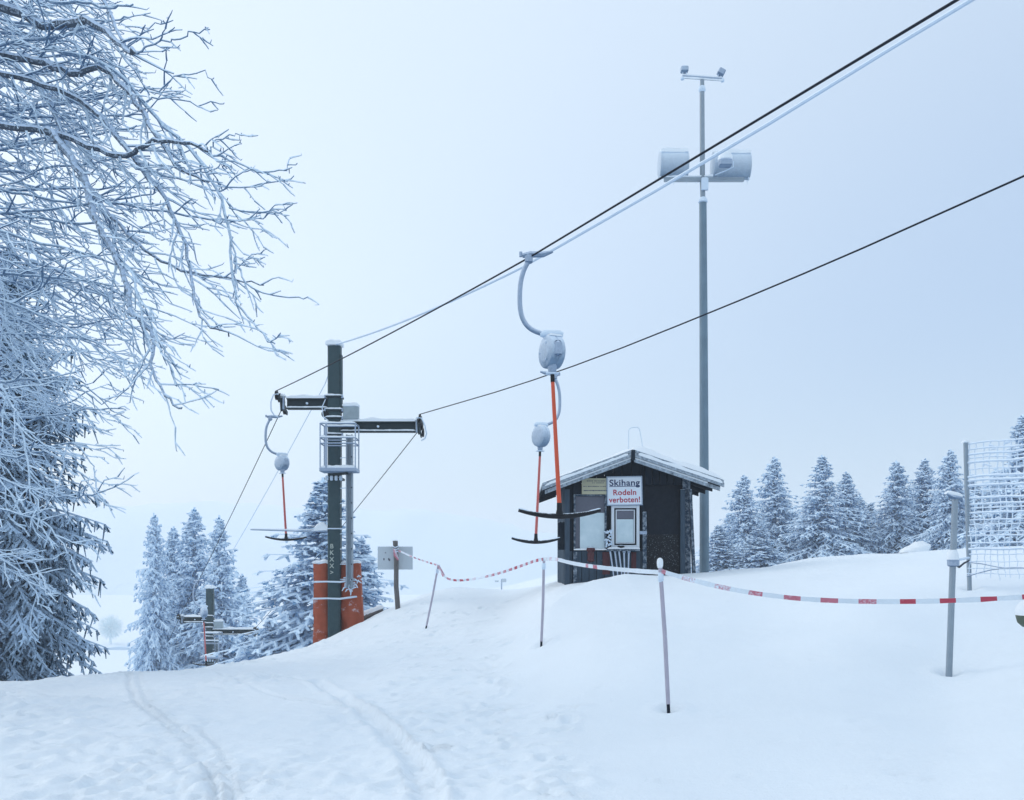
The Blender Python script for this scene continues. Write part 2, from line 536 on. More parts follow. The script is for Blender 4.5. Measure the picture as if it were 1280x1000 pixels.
_cols = np.array([np.interp(LG, [math.log(a) for a, _ in PROF[p]], [b for _, b in PROF[p]]) for p in sorted(PROF)])


def gsm(A, sig, ax):
    k = np.exp(-0.5 * (np.arange(-3 * sig, 3 * sig + 1) / sig) ** 2); k /= k.sum()
    pad = [(0, 0), (0, 0)]; pad[ax] = (3 * sig, 3 * sig)
    B = np.pad(A, pad, mode='edge')
    return np.apply_along_axis(lambda r: np.convolve(r, k, 'valid'), ax, B)


ZG = np.array([np.interp(UG, _us, _cols[:, j]) for j in range(len(LG))]).T     # (u, logY)
ZG = gsm(gsm(ZG, 4, 0), 5, 1)


def base_z(X, Y):
    X = np.asarray(X, float); Y = np.asarray(Y, float)
    Yc = np.maximum(Y, 3.0)
    u = np.clip(X / Yc, UG[0], UG[-1]); l = np.clip(np.log(Yc), LG[0], LG[-1])
    fu = (u - UG[0]) / (UG[1] - UG[0]); fl = (l - LG[0]) / (LG[1] - LG[0])
    iu = np.clip(fu.astype(int), 0, len(UG) - 2); il = np.clip(fl.astype(int), 0, len(LG) - 2)
    fu = fu - iu; fl = fl - il
    return (ZG[iu, il] * (1 - fu) * (1 - fl) + ZG[iu + 1, il] * fu * (1 - fl) + ZG[iu, il + 1] * (1 - fu) * fl + ZG[iu + 1, il + 1] * fu * fl)


def vnoise(X, Y, seed=0):
    """smooth value noise"""
    xi = np.floor(X).astype(np.int64); yi = np.floor(Y).astype(np.int64)
    fx = X - xi; fy = Y - yi
    fx = fx * fx * fx * (fx * (fx * 6 - 15) + 10); fy = fy * fy * fy * (fy * (fy * 6 - 15) + 10)

    def h(a, b):
        n = (a * 374761393 + b * 668265263 + seed * 1442695041) & 0x7fffffff
        n = ((n ^ (n >> 13)) * 1274126177) & 0x7fffffff
        return ((n ^ (n >> 16)) & 0xffff) / 65535.0 - 0.5
    return (h(xi, yi) * (1 - fx) * (1 - fy) + h(xi + 1, yi) * fx * (1 - fy) + h(xi, yi + 1) * (1 - fx) * fy + h(xi + 1, yi + 1) * fx * fy)


def pix_to_ground(px, py):
    """where the ray through a pixel meets the smooth snow surface"""
    Ys = np.linspace(3.5, 26, 1500)
    z = base_z((px - 640) / F * Ys, Ys)
    r = (HY - py) / F * Ys
    k = np.argmax(r <= z) if (r <= z).any() else int(np.argmin(np.where(Ys > 8, r - z, 9)))
    return Vector(((px - 640) / F * Ys[k], Ys[k], z[k]))


TRACKS = [   # (pixel path, half width m, depth m)
    ([(160, 843), (163, 865), (180, 890), (212, 912), (240, 935), (262, 960), (272, 1000), (276, 1100)], .026, .026),
    ([(172, 843), (178, 868), (200, 895), (235, 920), (262, 945), (285, 975), (292, 1000), (298, 1100)], .024, .02),
    ([(395, 850), (420, 868), (452, 892), (482, 915), (508, 940), (524, 965), (534, 1000), (545, 1100)], .060, .052),
    ([(430, 872), (462, 892), (494, 916), (520, 942), (540, 972), (552, 1000), (560, 1100)], .030, .030),
    ([(350, 872), (385, 878), (420, 884), (452, 893)], .03, .024),
    ([(255, 835), (290, 850), (330, 868), (372, 876), (430, 886)], .04, .018),
    ([(230, 938), (255, 955), (268, 985), (270, 1000), (272, 1100)], .02, .022),
    ([(250, 915), (275, 935), (290, 965), (293, 1000), (293, 1100)], .02, .022),
    ([(60, 858), (130, 862), (200, 868), (300, 862)], .03, .012),
    ([(300, 840), (350, 845), (400, 852), (440, 872)], .04, .015),
]


def seg_dist(X, Y, pts):
    d = np.full(X.shape, 1e9)
    for a, b in zip(pts[:-1], pts[1:]):
        ab = np.array([b.x - a.x, b.y - a.y]); L2 = max(ab @ ab, 1e-9)
        t = np.clip(((X - a.x) * ab[0] + (Y - a.y) * ab[1]) / L2, 0, 1)
        d = np.minimum(d, np.hypot(X - a.x - t * ab[0], Y - a.y - t * ab[1]))
    return d


def SCARP_D(X, Y):
    d = seg_dist(X, Y, SCARP)
    best = np.full(X.shape, 1e9); sg = np.zeros(X.shape)
    for a, b in zip(SCARP[:-1], SCARP[1:]):
        ab = np.array([b.x - a.x, b.y - a.y]); L2 = ab @ ab
        t = np.clip(((X - a.x) * ab[0] + (Y - a.y) * ab[1]) / L2, 0, 1)
        q = np.hypot(X - a.x - t * ab[0], Y - a.y - t * ab[1])
        cr = -(ab[0] * (Y - a.y) - ab[1] * (X - a.x))
        m = q < best
        best = np.where(m, q, best); sg = np.where(m, np.sign(cr), sg)
    return d, sg


def SC_FADE(X, Y):
    return np.clip((X - SCARP[0].x) / .8, 0, 1) * np.clip((SCARP[-1].x - X) / 1.2, 0, 1)


def smooth_path(pts, k=3):
    for _ in range(k):
        q = [pts[0]]
        for a, b in zip(pts[:-1], pts[1:]):
            q += [a * .75 + b * .25, a * .25 + b * .75]
        q.append(pts[-1]); pts = q
    return pts


TR = [(smooth_path([pix_to_ground(*p) for p in path], 2), w, d) for path, w, d in TRACKS]
SCARP = smooth_path([at(612, 800, 11.6), at(640, 789, 11.9), at(668, 770, 12.4), at(700, 750, 13.1), at(740, 730, 13.9), at(800, 719, 14.6), at(860, 717, 15.2)], 1)
DENTS = []
for _ in range(420):
    q = random.random()
    if q < .55:
        px, py = random.uniform(490, 720), random.uniform(765, 1000)
    elif q < .8:
        px, py = random.uniform(440, 640), random.uniform(745, 860)
    else:
        px, py = random.uniform(20, 270), random.uniform(880, 1000)
    if px > 640 and py < 880: continue
    g = pix_to_ground(px, py)
    a = random.uniform(0, math.pi)
    DENTS.append((g.x, g.y, math.cos(a), math.sin(a), random.uniform(.05, .13), random.uniform(.03, .06), random.uniform(.012, .040)))


HOLES = [at(836, 892, 8.0), at(676.5, 830, 11.5), at(532, 796, 17.0), at(1186, 853, 8.5), at(497.5, 758, 20), at(1212, 726, 11)]
for _ in range(46):
    px, py = random.uniform(700, 1270), random.uniform(790, 1000)
    g = pix_to_ground(px, py)
    a = random.gauss(0, .4)
    DENTS.append((g.x, g.y, math.cos(a), math.sin(a), random.uniform(.03, .12), random.uniform(.015, .03), random.uniform(.006, .018)))


def ground_z(X, Y, detail=True):
    X = np.asarray(X, float); Y = np.asarray(Y, float)
    Z = base_z(X, Y)
    if not detail:
        return Z
    u = X / np.maximum(Y, 3)
    near = np.clip((30 - Y) / 8, 0, 1)
    rough = np.clip((0.02 - u) / 0.30, 0.10, 1)         # piste on the left is churned, the right is untouched powder
    mound = np.clip((u - .05) / .1, 0, 1)
    Z = Z + near * (0.07 * vnoise(X * .9 + 3, Y * .9, 1) + .035 * vnoise(X * 2.1, Y * 2.1, 2) * (rough + .4))
    chop = vnoise(X * 5, Y * 5, 3) * .022 + vnoise(X * 11, Y * 11, 4) * .014 + vnoise(X * 24, Y * 24, 5) * .016 + vnoise(X * 14 + 3, Y * 14, 41) * .014
    chop += np.maximum(vnoise(X * 7 + 9, Y * 7, 6), .12) * .045
    patch = np.clip(vnoise(X * .8, Y * .8, 9) * 2 + .6, .25, 1.2)
    Z = Z + near * chop * rough * patch * 1.9
    Z = Z + near * mound * .02 * vnoise(X * 1.6 + Y * .8, Y * 1.1, 12)
    # the drift edge left of the hut: a low scarp running up to the mound
    d, sd_ = SCARP_D(X, Y)
    Z = Z + np.where(sd_ > 0, .20 * np.exp(-(d / .75) ** 1.3), .20 * np.exp(-(d / .12) ** 2)) * np.clip((d < 3), 0, 1) * SC_FADE(X, Y)
    for pts, w, dp in TR:
        d = seg_dist(X, Y, pts)
        dp = dp * 1.1
        m = d < w * 5
        dd = d[m] / w
        Z[m] += -dp * np.exp(-(dd ** 2) * .9) + dp * .45 * np.exp(-((dd - 2.1) ** 2) * 2.0)
    for h in HOLES:
        m = (np.abs(X - h.x) < .6) & (np.abs(Y - h.y) < .6)
        if m.any():
            q = np.hypot(X[m] - h.x, Y[m] - h.y)
            Z[m] += -.045 * np.exp(-(q / .07) ** 2) + .018 * np.exp(-((q - .16) / .07) ** 2)
    # wind ripples in the untouched snow
    Z = Z + near * mound * .010 * vnoise(X * 2.2 + Y * .6, Y * 7 + X * 1.3, 31) + near * .006 * vnoise(X * 36, Y * 36, 33) * (.35 + rough)
    for x, y, ca, sa, L, W, dp in DENTS:
        m = (np.abs(X - x) < .4) & (np.abs(Y - y) < .4)
        if not m.any(): continue
        a = ((X[m] - x) * ca + (Y[m] - y) * sa) / L; b = (-(X[m] - x) * sa + (Y[m] - y) * ca) / W
        r2 = a * a + b * b
        Z[m] += -dp * np.exp(-r2) + dp * .5 * np.exp(-(np.sqrt(r2) - 1.7) ** 2 * 3)
    return Z


def axis(fine0, fine1, step, lo, hi, g=1.07):
    a = list(np.arange(fine0, fine1, step))
    s = step; x = a[0]
    pre = []
    while x > lo:
        s *= g; x -= s; pre.append(x)
    s = step; x = a[-1]
    while x < hi:
        s *= g; x += s; a.append(x)
    return np.array(pre[::-1] + a)


def gz(x, y):
    return float(base_z(np.array([x]), np.array([y]))[0])


xs = axis(-9.0, 9.5, .040, -700, 700)
ys = axis(4.2, 25.0, .042, -60, 950)
GX, GY = np.meshgrid(xs, ys)
GZ = ground_z(GX.ravel(), GY.ravel()).reshape(GX.shape)
nx, ny = len(xs), len(ys)
ii = (np.arange(ny - 1)[:, None] * nx + np.arange(nx - 1)[None, :]).ravel()
Q = np.stack([ii, ii + 1, ii + nx + 1, ii + nx], 1)
gm = mesh_np('snow_ground', np.stack([GX.ravel(), GY.ravel(), GZ.ravel()], 1), Q, M['snow'], True)
finish(bpy.data.objects.new('snow_ground', gm), None, 'groomed piste and wind drifted snow falling away to the valley', None, None, 'structure')

# distant wooded slopes, their fog tone partly painted into the colour
nxh = 120
hx = np.linspace(-640, 300, nxh)
rows = []
for k, (yy, zz) in enumerate([(400, -17), (440, 3), (520, 26), (640, 40)]):
    zz_ = np.full(nxh, float(zz)) + (0 if k == 0 else 9 * (vnoise(hx / 70 + 3, hx * 0 + k, 21)) + 2.5 * vnoise(hx / 9, hx * 0 + k, 22)) - (0 if k == 0 else np.clip((hx + 60) / 120, 0, 1) * 30)
    rows.append(np.stack([hx, np.full(nxh, yy) + 8 * vnoise(hx / 40, hx * 0 + k, 23), zz_], 1))
V = np.concatenate(rows)
ii = (np.arange(3)[:, None] * nxh + np.arange(nxh - 1)[None, :]).ravel()
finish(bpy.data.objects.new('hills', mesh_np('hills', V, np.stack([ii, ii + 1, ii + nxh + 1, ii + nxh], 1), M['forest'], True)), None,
       'wooded slope across the valley, almost lost in fog and a painted haze tone', None, None, 'structure')


# ------------------------------------------------------------------ frosted spruces
def prisms(P0, P1, r0, r1, flat=0.6):
    """many three sided tapered rods in one go"""
    P0 = np.asarray(P0); P1 = np.asarray(P1); n = len(P0)
    d = P1 - P0; L = np.linalg.norm(d, axis=1, keepdims=True); d = d / np.maximum(L, 1e-9)
    up = np.tile(np.array([0, 0, 1.0]), (n, 1)); up[np.abs(d[:, 2]) > .95] = (1, 0, 0)
    x = np.cross(d, up); x /= np.linalg.norm(x, axis=1, keepdims=True); y = np.cross(x, d)
    r0 = np.broadcast_to(np.asarray(r0, float).reshape(-1, 1), (n, 1)); r1 = np.broadcast_to(np.asarray(r1, float).reshape(-1, 1), (n, 1))
    vs = []
    for P, r in ((P0, r0), (P1, r1)):
        for t in (math.pi / 2, math.pi * 7 / 6, math.pi * 11 / 6):
            vs.append(P + (x * math.cos(t) + y * math.sin(t) * flat) * r)
    V = np.stack(vs, 1).reshape(-1, 3)
    b = np.arange(n) * 6
    Q = np.concatenate([np.stack([b + i, b + (i + 1) % 3, b + 3 + (i + 1) % 3, b + 3 + i], 1) for i in range(3)])
    return V, Q


def spruce(H, R, seed, levels, per, step, spikes, rad, bare=0.03, droop=1.0, power=.85, lat=.33, amin=-math.pi, amax=math.pi, tuck=0.0):
    r = random.Random(seed)
    A, B, R0, R1 = [], [], [], []

    def seg(a, b, ra, rb):
        A.append(tuple(a)); B.append(tuple(b)); R0.append(ra); R1.append(rb)
    for li in range(levels):
        t = ((li + .5 + r.uniform(-.4, .4)) / levels)             # 0 top .. 1 foot
        t = t ** 1.05
        zc = H * (1 - t * (1 - bare))
        nb = max(3, int(per * (.55 + .6 * t)))
        big = r.uniform(.66, 1.18)
        for k in range(nb):
            az = r.uniform(amin, amax)
            L = R * (t ** power) * big * r.uniform(.50, 1.15) * (1 - tuck * max(0, t - .72)) + .045
            z0 = min(H * .99, zc + r.uniform(-.5, .5) * H / levels * 1.6)
            e0 = math.radians(45 - 62 * min(1, t * 1.5) + r.uniform(-8, 8))
            dirh = Vector((math.cos(az), math.sin(az), 0)); sid = Vector((-dirh.y, dirh.x, 0))
            n = max(3, int(L / step)); pts = []
            bend = r.uniform(-.15, .15)
            for i in range(n + 1):
                s = i / n
                zz = math.tan(e0) * s * L - droop * .22 * L * s * s + .16 * L * max(0, s - .55) ** 1.5 * 2
                pts.append(Vector((0, 0, z0)) + dirh * (s * L) + sid * (bend * L * s * s) + Vector((0, 0, zz)))
            br = .010 + .012 * L
            for i in range(n):
                s = i / n
                seg(pts[i], pts[i + 1], br * (1 - .7 * s) + rad * .5, br * (1 - .7 * (s + 1 / n)) + rad * .4)
            for i in range(1, n + 1):
                s = i / n
                if s < .12 and L > .5: continue
                p = pts[i]; fw = (pts[i] - pts[i - 1]).normalized()
                for sg in (-1, 1):
                    l = (lat * L * (1.08 - s) ** .75 + .07) * r.uniform(.65, 1.2)
                    ang = math.radians(r.uniform(38, 64))
                    dv = (fw * math.cos(ang) + sid * sg * math.sin(ang))
                    dv.z -= r.uniform(.2, .85) * droop
                    dv.normalize()
                    e = p + dv * l; e.z -= .10 * l
                    seg(p, e, rad * 1.15, rad * .5)
                    m = max(1, int(l * spikes))
                    sv = dv.cross(Vector((0, 0, 1)))
                    if sv.length < .1: sv = sid.copy()
                    sv.normalize()
                    for j in range(m):
                        q = (j + r.random()) / m
                        a = p.lerp(e, .12 + .86 * q)
                        w = sv * r.choice((-1, 1)) * r.uniform(.4, 1) + dv * r.uniform(.5, 1.1) + Vector((0, 0, r.uniform(-.9, .25)))
                        w.normalize()
                        sl = (.055 + .30 * l * (1 - q)) * r.uniform(.6, 1.1)
                        seg(a, a + w * sl, rad * .95, rad * .35)
                if r.random() < .8:
                    dn = Vector((r.uniform(-.3, .3), r.uniform(-.3, .3), -1)).normalized()
                    l = r.uniform(.05, .20) * (1 + L * .5)
                    seg(p, p + dn * l, rad, rad * .4)
    for j in range(14):                                         # leader
        z = H * (1 - .035 * r.random()); a = r.uniform(0, 6.28)
        seg((0, 0, z), (math.cos(a) * .07, math.sin(a) * .07, z + .06), rad * .9, rad * .4)
    seg((0, 0, H * .93), (0.02, 0, H * 1.015), rad * 1.5, rad * .8)
    return prisms(np.array(A), np.array(B), np.array(R0), np.array(R1), .75)


SPR = []
for k, (H, R, sd_, lv, pr, bare, dr, pw) in enumerate([(8, 1.85, 11, 54, 12, .02, 1.6, .98), (8, 1.7, 23, 54, 12, .03, 2.0, .90), (8, 2.0, 37, 52, 12, .02, 1.5, 1.08)]):
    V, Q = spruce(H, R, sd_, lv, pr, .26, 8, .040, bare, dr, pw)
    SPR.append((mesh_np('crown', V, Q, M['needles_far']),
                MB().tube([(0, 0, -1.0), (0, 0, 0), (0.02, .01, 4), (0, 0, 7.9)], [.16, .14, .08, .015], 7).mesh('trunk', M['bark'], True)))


def place_spruce(px, top, Y, var, wid, label, group, rz=None, dz=0.0):
    p = at(px, top, Y)
    g = gz(p.x, p.y) + dz
    H = p.z - g
    k = H / 8.2
    t = thing('spruce_tree', (p.x, p.y, g), label, 'tree', group, rng.uniform(0, 6.28) if rz is None else rz)
    t.scale = (wid, wid, k)
    c, tr = SPR[var]
    finish(bpy.data.objects.new('crown', c), t)
    finish(bpy.data.objects.new('trunk', tr), t)
    return t


GL = 'rimed spruces on the slope beyond the lift line'
place_spruce(193, 638, 43, 1, 1.47, 'tall narrow rimed spruce, leftmost of the clump behind the lower pylon', GL)
place_spruce(217, 655, 47, 0, 1.99, 'shorter rimed spruce squeezed between the leftmost two tops of the clump', GL)
place_spruce(243, 631, 46, 0, 2.31, 'rimed spruce with the tallest top of the clump behind the lower pylon', GL)
place_spruce(274, 641, 44, 2, 2.15, 'broad rimed spruce, rightmost of the clump, directly behind the lower pylon', GL)
place_spruce(303, 715, 46, 2, 1.76, 'low rimed spruce filling the gap beside the lower pylon arm', GL)
place_spruce(404, 594, 30, 2, 2.66, 'large rimed spruce standing just behind the upper pylon and its orange mat', None)
place_spruce(338, 768, 29, 0, 0.99, 'small rimed spruce tucked under the crest left of the orange mat', None)
place_spruce(365, 735, 31, 1, 1.19, 'young rimed spruce at the left foot of the large one behind the upper pylon', None)
place_spruce(452, 668, 31, 1, 1.28, 'short rimed spruce showing between upper pylon ladder and wooden post', None)

GR = 'rimed spruces along the ridge behind the hut'
RT = [(898, 655, 47, 0, 1.53, 'low rimed spruce against the floodlight mast foot'),
      (930, 592, 50, 1, 1.69, 'slim rimed spruce, first tall top right of the floodlight mast'),
      (950, 655, 46, 2, 1.53, 'bushy low rimed spruce between the first two tall tops right of the mast'),
      (968, 569, 52, 1, 1.85, 'tall slender rimed spruce, second tall top right of the mast'),
      (1003, 645, 55, 0, 1.61, 'low rimed spruce in the dip left of the widest ridge spruce'),
      (1028, 567, 48, 2, 1.93, 'widest and tallest rimed spruce in the middle of the ridge row'),
      (1058, 588, 50, 0, 1.69, 'rimed spruce leaning on the right flank of the widest one'),
      (1088, 627, 56, 0, 1.61, 'low hazy rimed spruce in the gap right of the widest pair'),
      (1120, 574, 50, 1, 1.69, 'narrow pointed rimed spruce standing alone above the snow clump'),
      (1140, 640, 54, 2, 1.61, 'short rimed spruce behind the snow clump on the ridge'),
      (1156, 571, 51, 0, 1.69, 'rimed spruce just left of the tapering one by the metal post'),
      (1188, 560, 46, 1, 1.53, 'thin topped rimed spruce rising over the metal post'),
      (1215, 598, 50, 0, 1.69, 'rimed spruce behind the left post of the net'),
      (1245, 585, 50, 2, 1.69, 'rimed spruce seen through the middle of the net'),
      (1278, 516, 41, 2, 1.85, 'tallest rimed spruce, behind the net at the right edge of the photo'),
      (1318, 560, 45, 0, 1.93, 'rimed spruce beyond the right edge behind the net')]
RT += [(912, 640, 53, 2, 1.5, 'pale low spruce half hidden between the mast and the first tall ridge spruce'),
       (985, 628, 57, 1, 1.6, 'pale hazy spruce behind the gap right of the second tall top'),
       (1012, 618, 58, 2, 1.7, 'pale hazy spruce just left of and behind the widest ridge spruce'),
       (1074, 618, 58, 1, 1.7, 'hazy spruce behind the right flank of the widest pair'),
       (1100, 648, 55, 2, 1.7, 'low broad pale spruce at the foot of the lone pointed ridge spruce'),
       (1138, 612, 57, 1, 1.6, 'hazy spruce rising straight behind the snow clump'),
       (1172, 615, 56, 2, 1.7, 'hazy spruce filling the gap beside the metal post'),
       (1200, 640, 54, 0, 1.7, 'low broad spruce between the metal post and the net post')]
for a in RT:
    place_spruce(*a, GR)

# the large dark spruce at the left edge, close by
t = thing('spruce_tree', (-9.1, 15.6, gz(-9.1, 15.6)), 'big dark green spruce lightly rimed, at the left edge behind the frosted branches', 'tree')
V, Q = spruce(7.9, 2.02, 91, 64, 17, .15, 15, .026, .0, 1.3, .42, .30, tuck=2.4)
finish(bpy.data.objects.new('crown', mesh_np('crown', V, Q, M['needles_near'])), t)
MB().tube([(0, 0, -.5), (0, 0, 2), (0, 0, 5), (0, 0, 7.8)], [.20, .17, .10, .02], 9).build('trunk', M['bark'], t, True)

# ------------------------------------------------------------------ bare deciduous tree, heavily rimed
tree = thing('deciduous_tree', (-7.6, 9.6, gz(-7.6, 9.6)), 'bare broadleaf tree thick with rime, its drooping branches filling the left of the photo', 'tree')
tw = random.Random(5)
TA, TB, TR0, TR1 = [], [], [], []
G0 = Vector(tree.location)


def seg_t(a, b, ra, rb):
    TA.append(tuple(a - G0)); TB.append(tuple(b - G0)); TR0.append(ra); TR1.append(rb)


def grow(p, d, L, r, depth, out):
    """one wandering twig with side twigs; tips swing outward and up"""
    n = max(3, int(L / .085))
    st = L / n
    pts = [p.copy()]
    d = d.normalized()
    for i in range(n):
        s = i / n
        d = (d + Vector((tw.gauss(0, .085), tw.gauss(0, .085), tw.gauss(0, .085))) + out * (.10 * s) + Vector((0, 0, -.055 * (1 - s) + .045 * s))).normalized()
        q = pts[-1] + d * st
        ra = r * (1 - .45 * s); rb = r * (1 - .45 * (s + 1 / n))
        seg_t(pts[-1], q, ra, rb)
        pts.append(q)
        if tw.random() < .30:                                       # bud spur
            w = Vector((tw.uniform(-1, 1), tw.uniform(-1, 1), tw.uniform(-.6, 1))).normalized()
            seg_t(q, q + w * tw.uniform(.015, .045), rb * .9, rb * .5)
        if depth > 0 and s > .08 and tw.random() < (.62 if depth > 1 else .50):
            side = d.cross(Vector((tw.uniform(-1, 1), tw.uniform(-1, 1), tw.uniform(-1, 1)))).normalized()
            nd = (d * tw.uniform(.8, 1.2) + side * tw.uniform(.4, .8) + out * .28).normalized()
            grow(q, nd, L * tw.uniform(.30, .66) * (1 - .35 * s) + .06, max(.0098, rb * .86), depth - 1, out)
    return pts


def limb(path, Y0, Y1, r0, r1, kids, klen, depth=2, out=(.8, 0, -.2), name='limb'):
    n = len(path)
    pts = smooth_path([at(x, y, Y0 + (Y1 - Y0) * i / (n - 1)) for i, (x, y) in enumerate(path)], 2)
    out = Vector(out).normalized()
    m = len(pts)
    rs = [r0 + (r1 - r0) * i / (m - 1) for i in range(m)]
    jit = [Vector((tw.gauss(0, 1), tw.gauss(0, 1), tw.gauss(0, 1))) * .012 for _ in pts]
    pts = [p + j for p, j in zip(pts, jit)]
    MB().tube([p - G0 for p in pts], rs, 7).build(name, M['bark'] if r0 > .028 else M['twig'], tree, True)
    tot = [0]
    for a, b in zip(pts[:-1], pts[1:]):
        tot.append(tot[-1] + (b - a).length)
    kids = int(kids * 1.15)
    for k in range(kids):
        s = (k + tw.random()) / kids
        dd = tot[-1] * s
        i = max(j for j in range(m) if tot[j] <= dd + 1e-9)
        i = min(i, m - 2)
        f = (dd - tot[i]) / max(1e-6, tot[i + 1] - tot[i])
        p = pts[i].lerp(pts[i + 1], f); d = (pts[i + 1] - pts[i]).normalized()
        side = Vector((tw.uniform(-1, 1), tw.uniform(-1, 1), tw.uniform(-1, .8)))
        side = (side - d * side.dot(d)).normalized()
        nd = (d * tw.uniform(.4, 1.0) + side * tw.uniform(.5, 1.0) + out * .25 + Vector((0, 0, -.12))).normalized()
        grow(p, nd, klen * tw.uniform(.45, 1.15) * (1.1 - .45 * s), max(.010, (rs[i]) * .8 if rs[i] < .02 else .0165), depth, out)
    return pts


MB().tube([(-.9, .9, -.4), (-.85, .9, 2), (-.8, .8, 5), (-.6, .5, 8), (-.4, .3, 10)], [.30, .24, .18, .12, .06], 12).build('trunk', M['bark'], tree, True)
# the limbs one can follow in the photograph
limb([(-330, -40), (-120, -25), (8, 8), (66, 36), (92, 24), (118, 30), (150, 58), (172, 66)], 10.0, 8.2, .075, .016, 17, .60)
limb([(172, 66), (195, 52), (218, 52), (240, 40), (262, 36)], 8.2, 8.0, .010, .005, 5, .22, 1)
limb([(-40, -60), (60, 4), (100, 2), (140, 10), (165, 6)], 8.6, 8.2, .02, .008, 9, .35, 1)
limb([(-150, -60), (90, -60), (132, 5), (146, 38), (160, 62)], 8.9, 8.4, .03, .010, 8, .30, 1)
limb([(-150, 20), (0, 70), (55, 75), (95, 95), (130, 82), (158, 110), (192, 165), (220, 210), (262, 228)], 9.6, 8.6, .050, .010, 20, .62)
limb([(-200, 130), (-40, 150), (62, 162), (104, 180), (150, 198), (188, 178), (226, 174), (262, 190)], 9.8, 8.3, .048, .013, 20, .62)
limb([(262, 190), (300, 205), (338, 220), (370, 203)], 8.3, 8.2, .011, .005, 7, .28, 1)
limb([(262, 190), (272, 172), (302, 168)], 8.3, 8.3, .009, .005, 4, .22, 1)
limb([(150, 198), (172, 210), (215, 220), (262, 240), (300, 235), (366, 222)], 8.9, 8.4, .014, .005, 12, .42, 1)
limb([(60, 162), (95, 205), (110, 245), (124, 285), (150, 330), (160, 385), (172, 398), (192, 412), (188, 462), (205, 490), (228, 512)], 9.2, 8.3, .042, .008, 26, .46)
limb([(150, 330), (170, 340), (176, 400), (190, 440)], 8.7, 8.4, .014, .007, 8, .40, 1)
limb([(188, 404), (206, 440), (218, 484), (236, 478), (272, 487)], 8.4, 8.3, .010, .005, 8, .30, 1)
limb([(-20, 90), (50, 100), (110, 130), (160, 190), (200, 240), (232, 300), (240, 355), (252, 400), (285, 418)], 9.4, 8.6, .034, .008, 24, .60)
limb([(60, 60), (110, 70), (150, 92), (205, 160), (232, 178), (268, 225), (288, 290), (291, 362), (310, 400), (343, 430)], 9.2, 8.5, .026, .007, 22, .34)
limb([(288, 300), (300, 345), (322, 368), (383, 373)], 8.7, 8.6, .010, .006, 5, .18, 1)
limb([(288, 260), (320, 265), (356, 266)], 8.8, 8.8, .009, .005, 5, .22, 1)
limb([(170, 112), (200, 112), (232, 90), (268, 95)], 8.8, 8.8, .009, .005, 5, .25, 1)
limb([(150, 64), (180, 40), (204, 24)], 8.5, 8.5, .008, .005, 3, .18, 1)
limb([(220, 205), (240, 220), (268, 212), (284, 197)], 8.7, 8.7, .009, .005, 5, .25, 1)
limb([(180, 126), (210, 122), (255, 130), (282, 128)], 8.9, 8.9, .009, .005, 4, .22, 1)
limb([(60, 120), (85, 190), (120, 250), (165, 300), (205, 330), (262, 345), (330, 355)], 9.6, 8.9, .030, .006, 24, .55)
limb([(130, 250), (180, 262), (240, 270), (300, 278), (348, 262)], 9.2, 9.0, .016, .005, 14, .40)
# the heart of the crown against the left edge
for k in range(60):
    y0 = -50 + k * 10.3 + tw.uniform(-25, 25)
    reach = 118 + 85 * math.exp(-((y0 - 240) / 170) ** 2) + tw.uniform(-50, 20)
    if y0 > 400 and k % 2: continue
    if y0 > 420: reach = 95 + tw.uniform(-40, 25)
    drop = tw.uniform(-70, 150)
    Y = tw.uniform(8.8, 12.0)
    limb([(-160, y0 - 30), (-40, y0 + tw.uniform(-15, 15)), (20, y0 + drop * .25), (reach * .6, y0 + drop * .6), (reach, y0 + drop)], Y + .5, Y, .026, .007, 15, .62, 2)
# lower sprays reaching out over the spruce
for path, Y in [([(-60, 400), (20, 420), (70, 425), (110, 445), (160, 456)], 9.6), ([(-60, 380), (20, 400), (80, 410), (120, 404), (150, 398)], 9.8),
                ([(-60, 500), (20, 525), (80, 515), (120, 510), (158, 511)], 9.5), ([(-60, 470), (20, 480), (90, 480), (130, 505)], 10.0),
                ([(-60, 590), (10, 600), (60, 620), (100, 622), (148, 606)], 9.2), ([(-40, 560), (30, 575), (90, 545), (118, 585)], 9.4),
                ([(-60, 600), (10, 640), (60, 650), (90, 700)], 9.0), ([(0, 480), (30, 540), (36, 600), (50, 640)], 8.8),
                ([(-60, 330), (30, 340), (90, 352), (138, 368)], 9.9), ([(-60, 680), (10, 700), (40, 730), (50, 760)], 9.9), ([(-80, 650), (0, 690), (40, 700), (60, 730)], 10)]:
    limb(path, Y + .4, Y, .016, .006, 13, .42, 2, name='limb')
V, Q = prisms(np.array(TA), np.array(TB), np.array(TR0), np.array(TR1), 1.0)
print('twig segments', len(TA))
tg = finish(bpy.data.objects.new('twigs', mesh_np('twigs', V, Q, M['twig'])), tree)
tg['kind'] = 'stuff'

# ------------------------------------------------------------------ lift pylons
P1 = at(418.5, 800, 21)
PG = 'drag lift pylons'
PX, PY = P1.x, 21.0
PZ = gz(PX, PY) - .02
py_ = thing('lift_pylon', (PX, PY, PZ), 'upper green steel lift pylon with work cage and ladder, standing against the orange mat', 'pylon', PG)
ZT = 5.12 - PZ; ZL = 3.72 - PZ; ZR = 3.17 - PZ         # mast top, left arm, right arm
m = MB()
m.box((0, 0, ZT / 2 - .2), (.30, .26, ZT + .4), bev=.03)
mast = m.build('mast', M['green'], py_)
MB().box((.165, -.03, ZT - .9), (.035, .18, 1.35), bev=.01).build('mast_rib', M['green'], py_)
MB().snow((-.19, 0, ZT), (.19, 0, ZT), .34, .12, 3, .04).build('snow_cap', M['snowcap'], mast, True)


